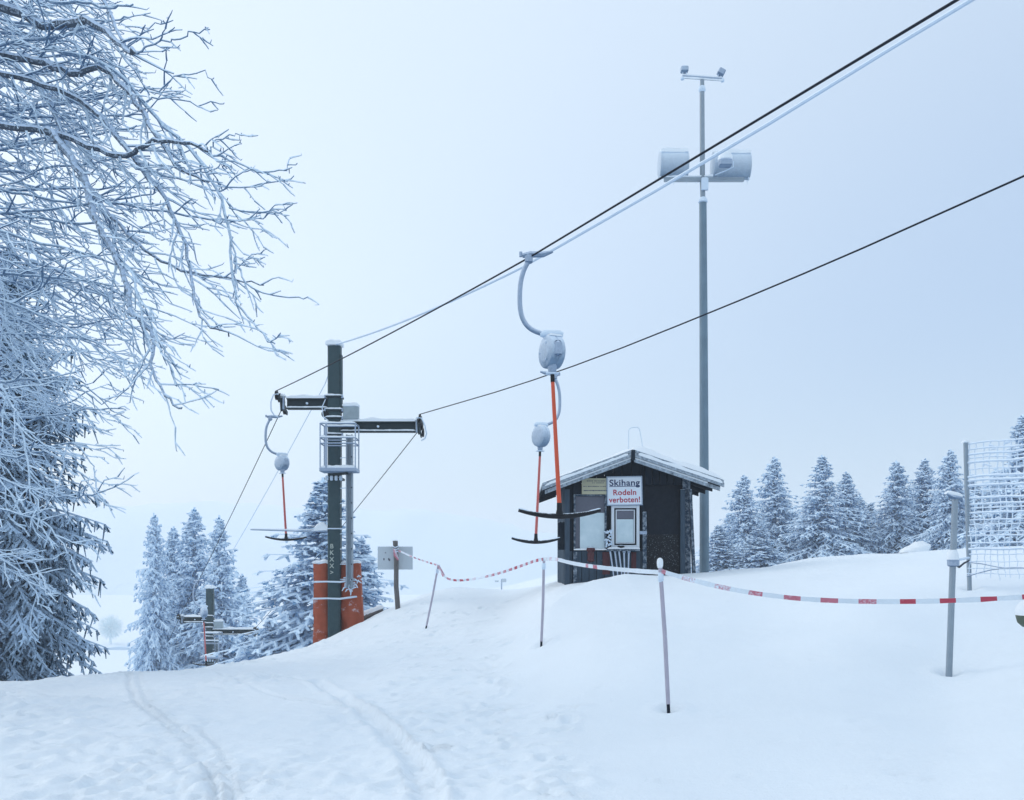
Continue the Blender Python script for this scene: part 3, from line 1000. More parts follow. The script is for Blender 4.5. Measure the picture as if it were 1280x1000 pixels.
def arm(name, x0, x1, z, seed):
    a = MB()
    a.box(((x0 + x1) / 2, -.02, z), (abs(x1 - x0), .05, .20))
    a.box(((x0 + x1) / 2, -.02, z + .115), (abs(x1 - x0), .18, .03))
    a.box(((x0 + x1) / 2, -.02, z - .115), (abs(x1 - x0), .18, .03))
    o = a.build(name, M['armgreen'], py_)
    lo, hi = min(x0, x1), max(x0, x1)
    MB().snow((lo, -.02, z + .13), (hi, -.02, z + .13), .21, .085, seed, .05).build('snow_cap', M['snowcap'], o, True)
    MB().snow((lo, -.075, z - .10), (hi, -.075, z - .10), .07, .035, seed + 5, .05).build('snow_strip', M['snowcap'], o, True)
    MB().lathe(((x0 + x1) / 2, -.062, z + .005), [(.028, 0), (.028, -.035), (.016, -.04)], 10, 'Y').build('bolt', M['rime'], o)
    return o


arm('cross_arm', -.16, -1.13, ZL, 1)
arm('cross_arm', .16, 1.93, ZR, 2)
for zz in (ZL + .16, ZL - .16, ZR + .20, ZR - .20):
    b = MB()
    b.box((0, 0, zz), (.38, .34, .05), bev=.01)
    o = b.build('clamp_band', M['armgreen'], py_)
    MB().snow((-.19, -.12, zz + .025), (.19, -.12, zz + .025), .09, .035, int(zz * 10), .04).build('snow_cap', M['snowcap'], o, True)
    for sx in (-.2, .2):
        MB().box((sx, -.13, zz), (.05, .05, .085), bev=.01).build('bolt', M['rimesteel'], o)
for zz in (2.68, ):
    pass


def sheaves(x, z, sgn, seed):
    """battery of small wheels that carries the rope, following its bend over the arm end"""
    b = MB()
    b.box((x, -.02, z + .0), (.05, .34, .34), Matrix.Rotation(math.radians(12), 3, 'X'), bev=.02)
    b.bar((x, -.42, z + .10), (x, .42, z - .16), .03, .10, bev=.01)
    o = b.build('sheave_battery', M['armgreen'], py_)
    for yy, dz in ((-.36, .14), (-.12, .13), (.12, .05), (.36, -.08)):
        wl_ = MB().lathe((x + sgn * .05, yy, z + dz), [(.085, -.025), (.115, -.02), (.095, 0), (.115, .02), (.085, .025)], 18, 'X')
        wl_.build('sheave', M['black'], o, True)
    g = MB()
    g.tube([(x - sgn * .02, -.45, z + .16), (x + sgn * .10, -.46, z + .14), (x + sgn * .17, -.42, z - .02), (x + sgn * .20, -.30, z - .20), (x + sgn * .15, -.2, z - .30), (x + sgn * .06, -.16, z - .34)], .016, 7)
    g.build('rope_guide', M['rime'], o, True)
    MB().box((x - sgn * .05, -.14, z), (.04, .07, .30), bev=.01).build('end_plate', M['rimesteel'], o)
    MB().snow((x - .08, -.05, z + .17), (x + .08, -.05, z + .17), .2, .07, seed, .03).build('snow_cap', M['snowcap'], o, True)


sheaves(-1.24, ZL, -1, 8)
sheaves(2.02, ZR, 1, 9)
# switch box on the right arm
cb = MB().box((.40, -.05, ZR + .33), (.36, .22, .32), bev=.02).build('switch_box', M['cabinet'], py_)
MB().snow((.21, -.05, ZR + .49), (.59, -.05, ZR + .49), .26, .09, 12, .04).build('snow_cap', M['snowcap'], cb, True)
# work cage
cz0, cz1 = (HY - 588) / F * 20.6 - PZ, (HY - 531) / F * 20.6 - PZ
cage = MB()
x0, x1, y0, y1 = -.215, .60, -.62, -.16
r_ = .016
for x in (x0, x1):
    for y in (y0, y1):
        cage.tube([(x, y, cz0), (x, y, cz1)], r_, 6)
cage.tube([(x0 + .14, y0, cz0), (x0 + .14, y0, cz1)], .026, 6)
for z in (cz1, cz1 - .33, cz1 - .46):
    cage.tube([(x0, y0, z), (x1, y0, z)], r_ if z == cz1 else .017, 6)
    cage.tube([(x0, y1, z), (x1, y1, z)], r_, 6)
    cage.tube([(x0, y0, z), (x0, y1, z)], r_, 6); cage.tube([(x1, y0, z), (x1, y1, z)], r_, 6)
cg = cage.build('work_cage', M['rimesteel'], py_, True)
fl = MB().box(((x0 + x1) / 2, (y0 + y1) / 2, cz0), (x1 - x0 + .04, y1 - y0 + .04, .09), bev=.01).build('cage_floor', M['rimesteel'], cg)
class _SN:
    def snow(s_, *a_):
        MB().snow(*a_).build('snow_cap', M['snowcap'], cg, True)


sn = _SN()
sn.snow((x0, y0, cz1 + .01), (x1, y0, cz1 + .01), .05, .035, 21, .04)
sn.snow((x0, y1, cz1 + .01), (x1, y1, cz1 + .01), .05, .035, 22, .04)
sn.snow((x0, y0, cz1 - .32), (x1, y0, cz1 - .32), .05, .04, 23, .04)
sn.snow((x0, y0 + .12, cz0 + .045), (x1, y0 + .12, cz0 + .045), .26, .06, 24, .05)
MB().bar((0, -.15, cz0 - .05), (.38, -.45, cz0 - .05), .06, .10).build('cage_bracket', M['armgreen'], py_)
for k in range(4):
    MB().box((-.15 + k * .11, -.19, cz0 - .16), (.07, .06, .12), bev=.015).build('bolt', M['rime'], py_)
MB().box((0, -.0, cz0 - .17), (.42, .36, .06), bev=.01).build('clamp_band', M['armgreen'], py_)
# ladder channel
lz0, lz1 = (HY - 735) / F * 20.7 - PZ, cz0 - .05
ld = MB()
ld.box((.345, -.28, (lz0 + lz1) / 2 + .45), (.035, .12, lz1 - lz0 + .9))
ld.box((.465, -.28, (lz0 + lz1) / 2 + .45), (.035, .12, lz1 - lz0 + .9))
ld.box((.405, -.25, (lz0 + lz1) / 2 + .45), (.085, .03, lz1 - lz0 + .9))
lad = ld.build('ladder_rail', M['galv'], py_)
k = 0
zz = lz0 + .2
while zz < lz1 + .6:
    MB().lathe((.465, -.345, zz), [(.016, 0), (.016, -.012)], 8, 'Y').build('rung_hole', M['black'], lad)
    MB().bar((.15, -.10, zz), (.35, -.26, zz), .02, .02).build('rung', M['rime'], lad)
    zz += .36
# thin white ties and the side bar
for zz, r_t in (((HY - 661) / F * 21 - PZ, .012), ((HY - 727) / F * 21 - PZ, .022)):
    MB().box((0, 0, zz), (.335, .30, .03), bev=.008).build('tie_band', M['rime'], py_)
zz = (HY - 664) / F * 21 - PZ
sb = MB().tube([(-.15, -.1, zz), (-.5, -.12, zz - .01), (-1.95, -.2, zz + .03)], [.026, .018, .014], 7).build('side_bar', M['rimesteel'], py_, True)
MB().snow((-.16, -.1, zz + .02), (-1.95, -.2, zz + .04), .032, .018, 31, .05).build('snow_strip', M['snowcap'], sb, True)
MB().snow((-.15, -.1, zz + .04), (-.45, -.12, zz + .02), .12, .16, 32, .04).build('snow_clump', M['snowcap'], sb, True)
MB().tube([(-.20, -.1, ZL + .10), (-.27, -.16, ZL - .1), (-.24, -.16, ZL - .32), (-.12, -.16, ZL - .42)], .012, 6).build('cable_loop', M['rime'], py_, True)
MB().lathe((-.20, -.13, ZL - .26), [(.05, -.03), (.09, -.02), (.09, .02), (.05, .03)], 14, 'Y').build('junction_box', M['black'], py_, True)

index_children()
# the lower pylon is a copy further down the line
P2 = at(262.5, 850, 39)
lower = copy_tree(py_)
lower.location = (P2.x, 39, PZ - 6.36)
lower['label'] = 'lower snow capped lift pylon down the slope in front of the spruce clump'
# stencilled marks belong to the upper mast only
for k, ch in enumerate('BKXX>'):
    text_obj('stencil_mark', ch, .15, M['mark'], py_, (-.045, -.1345, (HY - (683 + k * 8.2)) / F * 20.87 - PZ), None, (math.radians(90), 0, 0), .001, .002)
MB().box((0, -.05, .55), (.9, .9, .35), bev=.03).build('concrete_footing', M['cabinet'], lower)
for o in [c for c in COL.objects if c.parent == lower and c.name.startswith('concrete')]:
    o.location.z = .95
    MB().snow((-.46, -.05, .725), (.46, -.05, .725), .9, .16, 61, .08).build('snow_cap', M['snowcap'], o, True)

# orange crash mat bound to the upper pylon
mz = P1.z
matt = thing('crash_mat', (PX, 21.2, PZ), 'orange snow topped crash mat tied behind the foot of the upper pylon', 'crash mat')


def mat_panel(xa, xb, ya, yb, z0, z1, skew):
    """a sagging, creased tarpaulin panel with thickness"""
    nx_, nz_ = 12, 16; vs = []
    for side in (0, 1):
        for j in range(nz_ + 1):
            for i in range(nx_ + 1):
                a, b = i / nx_, j / nz_
                x = xa + (xb - xa) * a + skew * (1 - b) * a
                z = z0 + (z1 - z0) * b
                cr = .07 * mnoise.noise(Vector((x * 4 + z * 2.8, z * 1.6 - x * 2, xa))) + .030 * mnoise.noise(Vector((x * 9, z * 6 + x * 4, 3)))
                pinch = sum(math.exp(-((z - q) / .10) ** 2) for q in (z0 + (z1 - z0) * .62, z0 + (z1 - z0) * .36)) * -.03
                vs.append((x, ya + (yb - ya) * a - (.16 + .10 * math.sin(a * math.pi) + cr + pinch if side == 0 else -.05), z + .05 * mnoise.noise(Vector((x * 4, 7, 1)))*(b > .9)))
    N = (nx_ + 1) * (nz_ + 1)
    fs = []
    for j in range(nz_):
        for i in range(nx_):
            q = j * (nx_ + 1) + i
            fs.append((q, q + 1, q + nx_ + 2, q + nx_ + 1)); fs.append((N + q, N + q + nx_ + 1, N + q + nx_ + 2, N + q + 1))
    for i in range(nx_):
        fs.append((i, N + i, N + i + 1, i + 1)); q = nz_ * (nx_ + 1) + i; fs.append((q, q + 1, N + q + 1, N + q))
    for j in range(nz_):
        q = j * (nx_ + 1); fs.append((q, q + nx_ + 1, N + q + nx_ + 1, N + q)); q += nx_; fs.append((q, N + q, N + q + nx_ + 1, q + nx_ + 1))
    return vs, fs


zt = (HY - 704) / F * 21 - PZ
vs, fs = mat_panel(-.52, -.12, 0, .02, -.35, zt, .06)
pl = MB().add(vs, fs).build('mat_panel', M['mat'], matt, True)
MB().snow((-.54, -.1, zt), (-.12, -.1, zt), .26, .09, 41, .04).build('snow_cap', M['snowcap'], pl, True)
vs, fs = mat_panel(.12, .60, .0, -.1, -.45, zt, .12)
pr_ = MB().add(vs, fs).build('mat_panel', M['mat'], matt, True)
MB().snow((.14, -.1, zt), (.60, -.1, zt), .26, .06, 42, .04).build('snow_cap', M['snowcap'], pr_, True)
for zq, wob in ((727, 1), (748, 2)):
    z = (HY - zq) / F * 20.8 - PZ
    MB().tube([(-.55, -.05, z - .01), (-.50, -.34, z - .01), (-.16, -.40, z), (.16, -.40, z - .01), (.45, -.36, z + .03), (.66, -.15, z + .05)], [.022, .024, .02, .024, .026, .022], 7).build('tie_rope', M['rime'], matt, True)
kn = MB()
for k in range(26):
    p = Vector((.40 + random.uniform(-.1, .2), -.42 + random.uniform(-.04, .04), (HY - 727) / F * 20.8 - PZ + random.uniform(-.2, .12)))
    d = Vector((random.uniform(-1, 1), random.uniform(-.4, .2), random.uniform(-1, .6))).normalized() * random.uniform(.06, .16)
    kn.tube([p, p + d * .5 + Vector((0, 0, .02)), p + d], [.014, .02, .01], 5)
kn.build('rime_clump', M['rime'], matt, True)

# ------------------------------------------------------------------ ropes
def span(a, b, sag, n=24):
    a, b = Vector(a), Vector(b)
    return [a.lerp(b, i / n) - Vector((0, 0, sag * 4 * (i / n) * (1 - i / n))) for i in range(n + 1)]


EL = Vector((PX - 1.29, 21, PZ + ZL + .24)); ER = Vector((PX + 2.07, 21, PZ + ZR + .24))
L2 = Vector(lower.location)
DL = EL - Vector((PX, 21, PZ)) + L2; DR = ER - Vector((PX, 21, PZ)) + L2
G1 = at(663, 321, 11)
T0 = at(1196, 0, 6.08)
dirl = (T0 - G1)
up_end = T0 + dirl * 1.2
down = (DL - EL)
pts = [DL + down * .6] + [DL] + span(DL, EL + Vector((0, .4, -.12)), .12)[1:] + [EL + Vector((0, -.4, .0))] + span(EL + Vector((0, -.4, 0)), G1, .05)[1:] + [T0, up_end]
MB().tube(pts, .0112, 6).build('haul_rope', M['rope'], None, True, label='thick dark haul rope over the left pylon arms, running up to the top edge', cat='cable')
G2 = at(692, 469, 15.9)
R8 = at(1280, 220, 8.56)
R12 = at(985, 352, 11.1)
pts = [DR + (DR - ER) * .6, DR] + span(DR, ER + Vector((0, .4, -.12)), .12)[1:] + [ER + Vector((0, -.4, 0)), G2, R12, R8, R8 + (R8 - R12) * 1.6]
pts = pts[:-5] + smooth_path(pts[-5:], 2)
MB().tube(pts, .0108, 6).build('haul_rope', M['rope'], None, True, label='thin dark return rope over the right pylon arms, leaving at the right edge', cat='cable')
MT = Vector((PX, 21, PZ + ZT + .02)); MT2 = L2 + Vector((0, 0, ZT))
W1 = at(655, 333, 13.3); W0 = at(1212, 0, 7.2)
pts = [MT2] + span(MT2, MT - Vector((0, 0, .5)), .15)[1:-1] + [MT - Vector((.1, 0, .55))]
MB().tube(pts, .012, 6).build('signal_cable', M['rime'], None, True, label='thin rimed signal wire hanging between the two pylon masts', cat='cable')
pts = [MT] + span(MT, W1, .10)[1:] + [at(900, 192, 9.7), W0, W0 + (W0 - W1) * .8]
pts = smooth_path(pts, 1)
rs = [.021 + .004 * mnoise.noise(Vector((i * .7, 0, 0))) for i in range(len(pts))]
MB().tube(pts, rs, 7).build('signal_cable', M['rime'], None, True, label='white rime crusted signal wire rising from the upper mast top beside the haul rope', cat='cable')


# ------------------------------------------------------------------ T-bar hangers
def hanger(label, group):
    t = thing('t_bar_hanger', (0, 0, 0), label, 'ski lift T-bar', group)
    g = MB()
    g.tube([(-.10, 0, .015), (.0, 0, .03), (.16, 0, .03), (.28, -.02, .06)], [.030, .042, .038, .018], 8)
    g.box((-.02, 0, -.03), (.10, .09, .11), bev=.02)
    g.tube([(-.12, 0, .0), (-.12, 0, .06)], .022, 6)
    g.build('rope_grip', M['rimesteel'], t, True)
    path = smooth_path([Vector(p) for p in ((-.02, 0, -.04), (-.10, 0, -.20), (-.135, 0, -.40), (-.13, 0, -.70), (-.05, 0, -.87), (.10, 0, -.955), (.26, 0, -.975))], 2)
    MB().tube(path, .031, 10).build('hanger_arm', M['rimesteel'], t, True)
    MB().tube([(.12, 0, -.972), (.18, 0, -.965), (.36, 0, -.965), (.41, 0, -.975)], [.03, .052, .048, .03], 9).build('arm_socket', M['rime'], t, True)
    rm = MB().lathe((0, 0, 0), [(.02, -.118), (.10, -.116), (.14, -.108), (.15, -.100), (.185, -.098), (.203, -.080), (.207, -.055), (.207, -.012), (.200, -.008), (.200, .004), (.207, .008), (.207, .058), (.200, .085), (.17, .104), (.10, .112), (.02, .114)], 30, 'X')
    Rz = Matrix.Rotation(math.radians(24), 3, 'Z')
    rm.v = [tuple(Rz @ Vector(p) + Vector((.27, 0, -1.195))) for p in rm.v]
    ree = rm.build('spring_reel', M['reel'], t, True)
    for k_ in range(3):
        a_ = k_ * math.pi * 2 / 3
        q_ = Rz @ Vector((-.117, math.cos(a_) * .12, math.sin(a_) * .12)) + Vector((.27, 0, -1.195))
        MB().lathe(q_, [(.013, -.008), (.015, 0), (.009, .004)], 7, 'X').build('reel_bolt', M['rime'], ree)
    rs_ = MB().snow(Vector((.20, -.05, -1.008)), Vector((.36, .02, -1.008)), .20, .035, 7, .03)
    rs_.build('snow_cap', M['snowcap'], ree, True)
    MB().box((.335, -.195, -1.19), (.10, .06, .19), bev=.025).build('reel_strap', M['rimesteel'], ree)
    MB().lathe((.27, -.06, -1.47), [(.045, 0), (.055, .05), (.062, .12), (.085, .22)], 14).build('rope_funnel', M['rimesteel'], t, True)
    MB().box((.27, -.06, -1.475), (.16, .12, .018), bev=.005).build('funnel_flange', M['rime'], t)
    MB().tube([(.272, -.06, -1.48), (.276, -.06, -1.58)], .026, 8).build('rubber_stop', M['black'], t, True)
    MB().tube([(.276, -.06, -1.58), (.33, -.06, -2.60), (.358, -.06, -3.10)], [.024, .027, .029], 10).build('drag_pole', M['orange'], t, True)
    m_ = MB()
    pb = []
    for i in range(15):
        s = i / 14 * 2 - 1
        pb.append(Vector((.36 + s * .51, -.06, -3.245 + .075 * abs(s) ** 2.0)))
    m_.tube(pb, [.022 + .014 * (1 - abs(i / 14 * 2 - 1) ** 1.5) for i in range(15)], 10)
    m_.tube([(.36, -.06, -3.08), (.36, -.06, -3.16), (.36, -.06, -3.23)], [.034, .036, .052], 10)
    cbar = m_.build('t_bar', M['black'], t, True)
    for (a, b) in ((0, 2), (12, 14)):
        sw = MB()
        sw.snow(pb[a] + Vector((0, 0, .018)), pb[b] + Vector((0, 0, .018)), .035, .015, a, .03)
        sw.build('rime_tip', M['rime'], cbar, True)
    return t


HG = 'T-bar hangers on the haul ropes'
h1 = hanger('nearest and largest T-bar with orange pole, hanging in front of the hut', HG)
h1.location = G1
index_children()
h2 = copy_tree(h1); h2['label'] = 'second T-bar with pink pole on the right rope, half hidden behind the nearest'
h2.location = G2; h2.rotation_euler = (0, 0, math.radians(180 + 14)); h2.scale = (.88, .88, .93)
h3 = copy_tree(h1); h3['label'] = 'T-bar hanging just left of the upper pylon above its white side bar'
h3.location = EL.lerp(DL, .055) + Vector((0, 0, -.05)); h3.rotation_euler = (0, 0, math.radians(25)); h3.scale = (1, 1, .94)
h4 = copy_tree(h1); h4['label'] = 'farthest T-bar, small and low beside the lower pylon'
h4.location = EL.lerp(DL, .74) + Vector((0, 0, -.10)); h4.rotation_euler = (0, 0, math.radians(10))
pm = bpy.data.meshes['drag_pole'].copy(); pm.materials.clear(); pm.materials.append(M['redpole'])
for h in (h2, h3, h4):
    for c in COL.objects:
        if c.parent == h and c.name.startswith('drag_pole'):
            c.data = pm

# ------------------------------------------------------------------ ticket hut
HYF = 17.0
sc_ = F / HYF
hut = thing('ticket_hut', (at(786, 720, HYF).x, HYF, gz(at(786, 720, HYF).x, HYF + 1)), 'small dark wooden lift hut with snow dusted gable roof at the top of the mound', 'hut')
HO = Vector(hut.location)


def hp(px, py, dy=0.0):
    """point on (or dy behind) the hut's front wall, in the hut's own space"""
    return at(px, py, HYF) + Vector((0, dy, 0)) - HO


def hbox(px0, px1, py0, py1, y0, y1, **kw):
    a = hp(px0, py1); b = hp(px1, py0)
    return MB().box(((a.x + b.x) / 2, (y0 + y1) / 2, (a.z + b.z) / 2), (b.x - a.x, y1 - y0, b.z - a.z), **kw)


wl_x, wr_x = hp(706, 0).x, hp(864, 0).x
zb = -.75
apex = hp(787, 566); DEP = 2.7
el = hp(677, 0).x * 1.0; er = hp(897, 0).x


def roof_z(x):
    # underside of the roof deck
    zl = hp(0, 612).z; zr = hp(0, 608).z; za = hp(0, 571).z; xa = hp(787, 0).x
    return za + (zl - za) * (x - xa) / (el - xa) if x < xa else za + (zr - za) * (x - xa) / (er - xa)


# front wall: one plank at a time, cut under the roof slope; windows leave openings
def plank_piece(x0, x1, z0, z1f, y, mat, name='plank', th=.03, dy=0.0):
    """vertical board; z1f gives the height of the top edge"""
    g = .006
    a, b = x0 + g, x1 - g
    vs = [(a, y, z0), (b, y, z0), (b, y, z1f(b)), (a, y, z1f(a)), (a, y + th, z0), (b, y + th, z0), (b, y + th, z1f(b)), (a, y + th, z1f(a))]
    fs = [(0, 1, 2, 3), (5, 4, 7, 6), (0, 4, 5, 1), (3, 2, 6, 7), (0, 3, 7, 4), (1, 5, 6, 2)]
    return MB().add(vs, fs).build(name, mat, hut)


win_top, win_bot = hp(0, 619).z, hp(0, 687).z
wx0, wx1 = hp(716, 0).x, hp(757, 0).x
sx0, sx1 = hp(762, 0).x, hp(801, 0).x
sm_top, sm_bot = hp(0, 629).z, hp(0, 686).z
dx0 = hp(806, 0).x; dx1 = hp(850, 0).x
x = wl_x; k = 0
while x < dx0 - .02:
    w_ = min(random.uniform(.14, .19), dx0 - x)
    xm = x + w_ / 2
    yy = random.uniform(-.006, .006)
    sill = hp(0, 689).z
    inwin = wx0 - .03 < xm < wx1 + .02 or sx0 - .02 < xm < sx1 + .02
    plank_piece(x, x + w_, zb, (lambda q, s=sill: s), yy, M['plankgrey'])
    if inwin:
        zt_ = win_top if xm < wx1 + .03 else sm_top
        plank_piece(x, x + w_, zt_, roof_z, yy, M['plank'])
    else:
        plank_piece(x, x + w_, sill + .002, roof_z, yy, M['plank'])
    x += w_; k += 1
# above and right of the door
x = dx0
while x < wr_x - .02:
    w_ = min(random.uniform(.13, .17), wr_x - x)
    plank_piece(x, x + w_, hp(0, 606).z if x < dx1 - .03 else zb, roof_z, random.uniform(-.006, .006), M['plank'] if x < dx1 - .03 else M['plankrime'])
    x += w_
# dark backing, side walls and back wall
bk = MB().box(((wl_x + wr_x) / 2, .07, (zb + hp(0, 606).z) / 2), (wr_x - wl_x - .04, .03, hp(0, 606).z - zb))
bk.build('wall_backing', M['door'], hut)
for sgn, xx in ((-1, wl_x), (1, wr_x)):
    yy = .04
    while yy < DEP:
        w_ = min(.17, DEP - yy)
        if w_ < .05: break
        zz_ = roof_z(xx)
        MB().box((xx - sgn * .015, yy + w_ / 2, (zb + zz_) / 2), (.03 + random.uniform(0, .01), w_ - .012, zz_ - zb)).build('plank', M['plankgrey'] if sgn < 0 else M['plankrime'], hut)
        yy += w_
vs = [(wl_x + .04, DEP, zb), (wr_x - .04, DEP, zb), (wr_x - .04, DEP, roof_z(wr_x)), (hp(787, 0).x, DEP, hp(0, 573).z), (wl_x + .04, DEP, roof_z(wl_x))]
MB().add(vs + [(a, b + .03, c) for a, b, c in vs], [(4, 3, 2, 1, 0), (5, 6, 7, 8, 9), (0, 1, 6, 5), (1, 2, 7, 6), (2, 3, 8, 7), (3, 4, 9, 8), (4, 0, 5, 9)]).build('back_wall', M['plank'], hut)
# door leaf, foot of it peppered with blown snow
dr = hbox(806, 850, 608, 726, .035, .058).build('door', M['door'], hut)
hbox(807, 849, 668, 724, .028, .034).build('kick_board', M['doorspeck'], dr)
hbox(803, 808, 640, 724, -.045, .0, bev=.006).build('door_post', M['plankrime'], hut)
hbox(850, 856, 612, 724, -.05, -.008, bev=.006).build('door_post', M['plankgrey'], hut)
hbox(799, 808, 664, 668, -.07, -.046).build('door_latch', M['rimesteel'], hut)
# side board leaning out at the right corner
a = hp(862, 612); b = hp(868, 722)
MB().bar((a.x, -.04, a.z), (b.x + .02, -.04, zb), .05, .12).build('corner_board', M['plankrime'], hut)
a = hp(709, 612)
MB().bar((a.x, -.04, a.z), (a.x, -.04, zb), .09, .05).build('corner_board', M['plankgrey'], hut)
a = hp(719, 690)
MB().bar((a.x, -.025, a.z), (a.x - .01, -.025, zb), .07, .03).build('batten', M['plankrime'], hut)

# big window
wf = MB()
def frame(px0, px1, py0, py1, w, y0, y1, mat, parent, name='window'):
    a = hp(px0, py1); b = hp(px1, py0); f_ = MB()
    f_.box((a.x + w / 2, (y0 + y1) / 2, (a.z + b.z) / 2), (w, y1 - y0, b.z - a.z), bev=.004)
    f_.box((b.x - w / 2, (y0 + y1) / 2, (a.z + b.z) / 2), (w, y1 - y0, b.z - a.z), bev=.004)
    f_.box(((a.x + b.x) / 2, (y0 + y1) / 2, b.z - w / 2), (b.x - a.x - 2 * w - .001, y1 - y0 - .006, w), bev=.004)
    f_.box(((a.x + b.x) / 2, (y0 + y1) / 2, a.z + w / 2), (b.x - a.x - 2 * w - .001, y1 - y0 - .006, w), bev=.004)
    return f_.build(name, mat, parent)


w1 = frame(717, 758, 618, 688, .035, -.025, .05, M['plankrime'], hut)
w1['label'] = 'large window with lowered grey blind'
hbox(719, 756, 620, 686, .035, .048).build('blind', M['blind'], w1)
hbox(725, 757, 641, 685.5, .012, .026).build('pane', M['glass'], w1)
MB().snow(hp(717, 687.5) + Vector((0, -.035, 0)), hp(758, 687.5) + Vector((0, -.035, 0)), .06, .03, 51, .04).build('snow_strip', M['snowcap'], w1, True)
w2 = frame(764, 799, 631.5, 685, .055, -.045, .05, M['white_metal'], hut)
w2['label'] = 'small white framed ticket window'
o2 = frame(769.5, 793.5, 637, 679.5, .02, -.02, .04, M['white_metal'], w2, 'sash')
hbox(771, 792, 638.5, 648.5, -.003, .012).build('blind', M['blind'], w2)
hbox(771, 792, 649, 678, .006, .02).build('pane', M['glass'], w2)
# shelf with a pad of snow and a dark lump
sh = hbox(758, 798, 686, 689, -.20, -.02, bev=.004).build('ticket_shelf', M['plankrime'], hut)
MB().snow(hp(759, 686) + Vector((0, -.12, 0)), hp(798, 686) + Vector((0, -.12, 0)), .16, .03, 52, .04).build('snow_strip', M['snowcap'], sh, True)
MB().lathe(hp(775, 683.5) + Vector((0, -.14, 0)), [(.05, -.03), (.075, -.01), (.06, .02), (.02, .035)], 12).build('shelf_lump', M['black'], sh, True)
nr = MB()
for k in range(22):
    p = hp(760 + random.uniform(-2.5, 4), 675 + random.uniform(-12, 10)) + Vector((0, -.06, 0))
    d = Vector((random.uniform(-1, 1), random.uniform(-.7, 0), random.uniform(-.5, .8))).normalized() * random.uniform(.03, .08)
    nr.tube([p, p + d], [.022, .010], 5)
nr.build('rime_clump', M['rime'], hut, True)
# red brown boards beside the sticks
hbox(753, 762, 690, 718, -.035, -.010).build('faded_board', M['redbrown'], hut)
hbox(789, 795, 690, 712, -.035, -.010).build('faded_board', M['redbrown'], hut)
# shutter box on the left wall
bx = hbox(698, 709, 652, 687, .05, .30, bev=.01).build('meter_box', M['plank'], hut)

# roof: boards run up each slope, deck, barge boards, snow
YF, YB = -.50, DEP + .25
xa = hp(787, 0).x


def slab(x0, x1, off0, off1, y0, y1, name, mat, parent=None, jit=0.0):
    """a slab following one roof slope between x0 and x1 (monotone slope), off0..off1 above the underside"""
    vs = []
    for yy in (y0, y1):
        vs += [(x0, yy, roof_z(x0) + off0), (x1, yy, roof_z(x1) + off0), (x1, yy, roof_z(x1) + off1), (x0, yy, roof_z(x0) + off1)]
    return MB().add(vs, [(0, 1, 2, 3), (7, 6, 5, 4), (0, 4, 5, 1), (3, 2, 6, 7), (0, 3, 7, 4), (1, 5, 6, 2)]).build(name, mat, parent)


roof = slab(el + .01, xa - .012, 0, .035, YF + .05, YB, 'roof', M['plank'], hut)
slab(xa + .012, er - .01, 0, .035, YF + .05, YB, 'roof_deck', M['plank'], roof)
slab(el, xa - .006, .037, .085, YF + .0, YB + .03, 'roof_sheet', M['barge'], roof)
slab(xa + .006, er, .037, .085, YF + .0, YB + .03, 'roof_sheet', M['barge'], roof)
for (a_, b_, s_) in ((el - .01, xa - .035, 1), (xa + .035, er + .01, 2)):
    slab(a_, b_, -.050, .030, YF + .005, YF + .045, 'barge_board', M['barge'], roof)
    slab(a_ + .06 * (s_ == 1), b_ - .06 * (s_ == 2), -.135, -.062, YF + .09, YF + .125, 'barge_board', M['barge'], roof)
    slab(a_ + .3 * (s_ == 1), b_ - .3 * (s_ == 2), -.075, -.052, YF + .046, YF + .11, 'snow_strip', M['snowcap'], roof)


def slope_snow(x0, x1, y0, y1, th, off, seed):
    n_, m_ = 44, 26; vs = []
    for j in range(m_ + 1):
        for i in range(n_ + 1):
            a, b = i / n_, j / m_
            x_ = x0 + (x1 - x0) * a; y_ = y0 + (y1 - y0) * b
            e = min(1, min(a, 1 - a, b * 1.3, (1 - b)) * 9)
            n1 = mnoise.noise(Vector((x_ * 2.2, y_ * 2.2, seed))); n2 = mnoise.noise(Vector((x_ * 9, y_ * 9, seed + 3)))
            y_ += .015 * n2 if 0 < j < m_ else .02 * n2
            vs.append((x_ + (.015 * n2 if i in (0, n_) else 0), y_, roof_z(min(max(x_, el), er)) + off + (th * (1 + .5 * n1 + .22 * n2)) * (e ** .45) - (.01 if e == 0 else 0)))
    N = len(vs)
    vs += [(a, b, roof_z(min(max(a, el), er)) + off - .002) for a, b, c in vs]
    fs = []
    W = n_ + 1
    for j in range(m_):
        for i in range(n_):
            q = j * W + i; fs.append((q, q + 1, q + W + 1, q + W)); fs.append((N + q, N + q + W, N + q + W + 1, N + q + 1))
    for i in range(n_):
        fs.append((i, N + i, N + i + 1, i + 1)); q = m_ * W + i; fs.append((q, q + 1, N + q + 1, N + q))
    for j in range(m_):
        q = j * W; fs.append((q, q + W, N + q + W, N + q)); q += n_; fs.append((q, N + q, N + q + W, q + W))
    MB().add(vs, fs).build('roof_snow', M['snowcap'], roof, True)


slope_snow(el + .02, xa + .02, YF + .01, YB, .055, .087, 2.0)
slope_snow(xa - .02, er - .0, YF - .02, YB, .13, .087, 5.0)
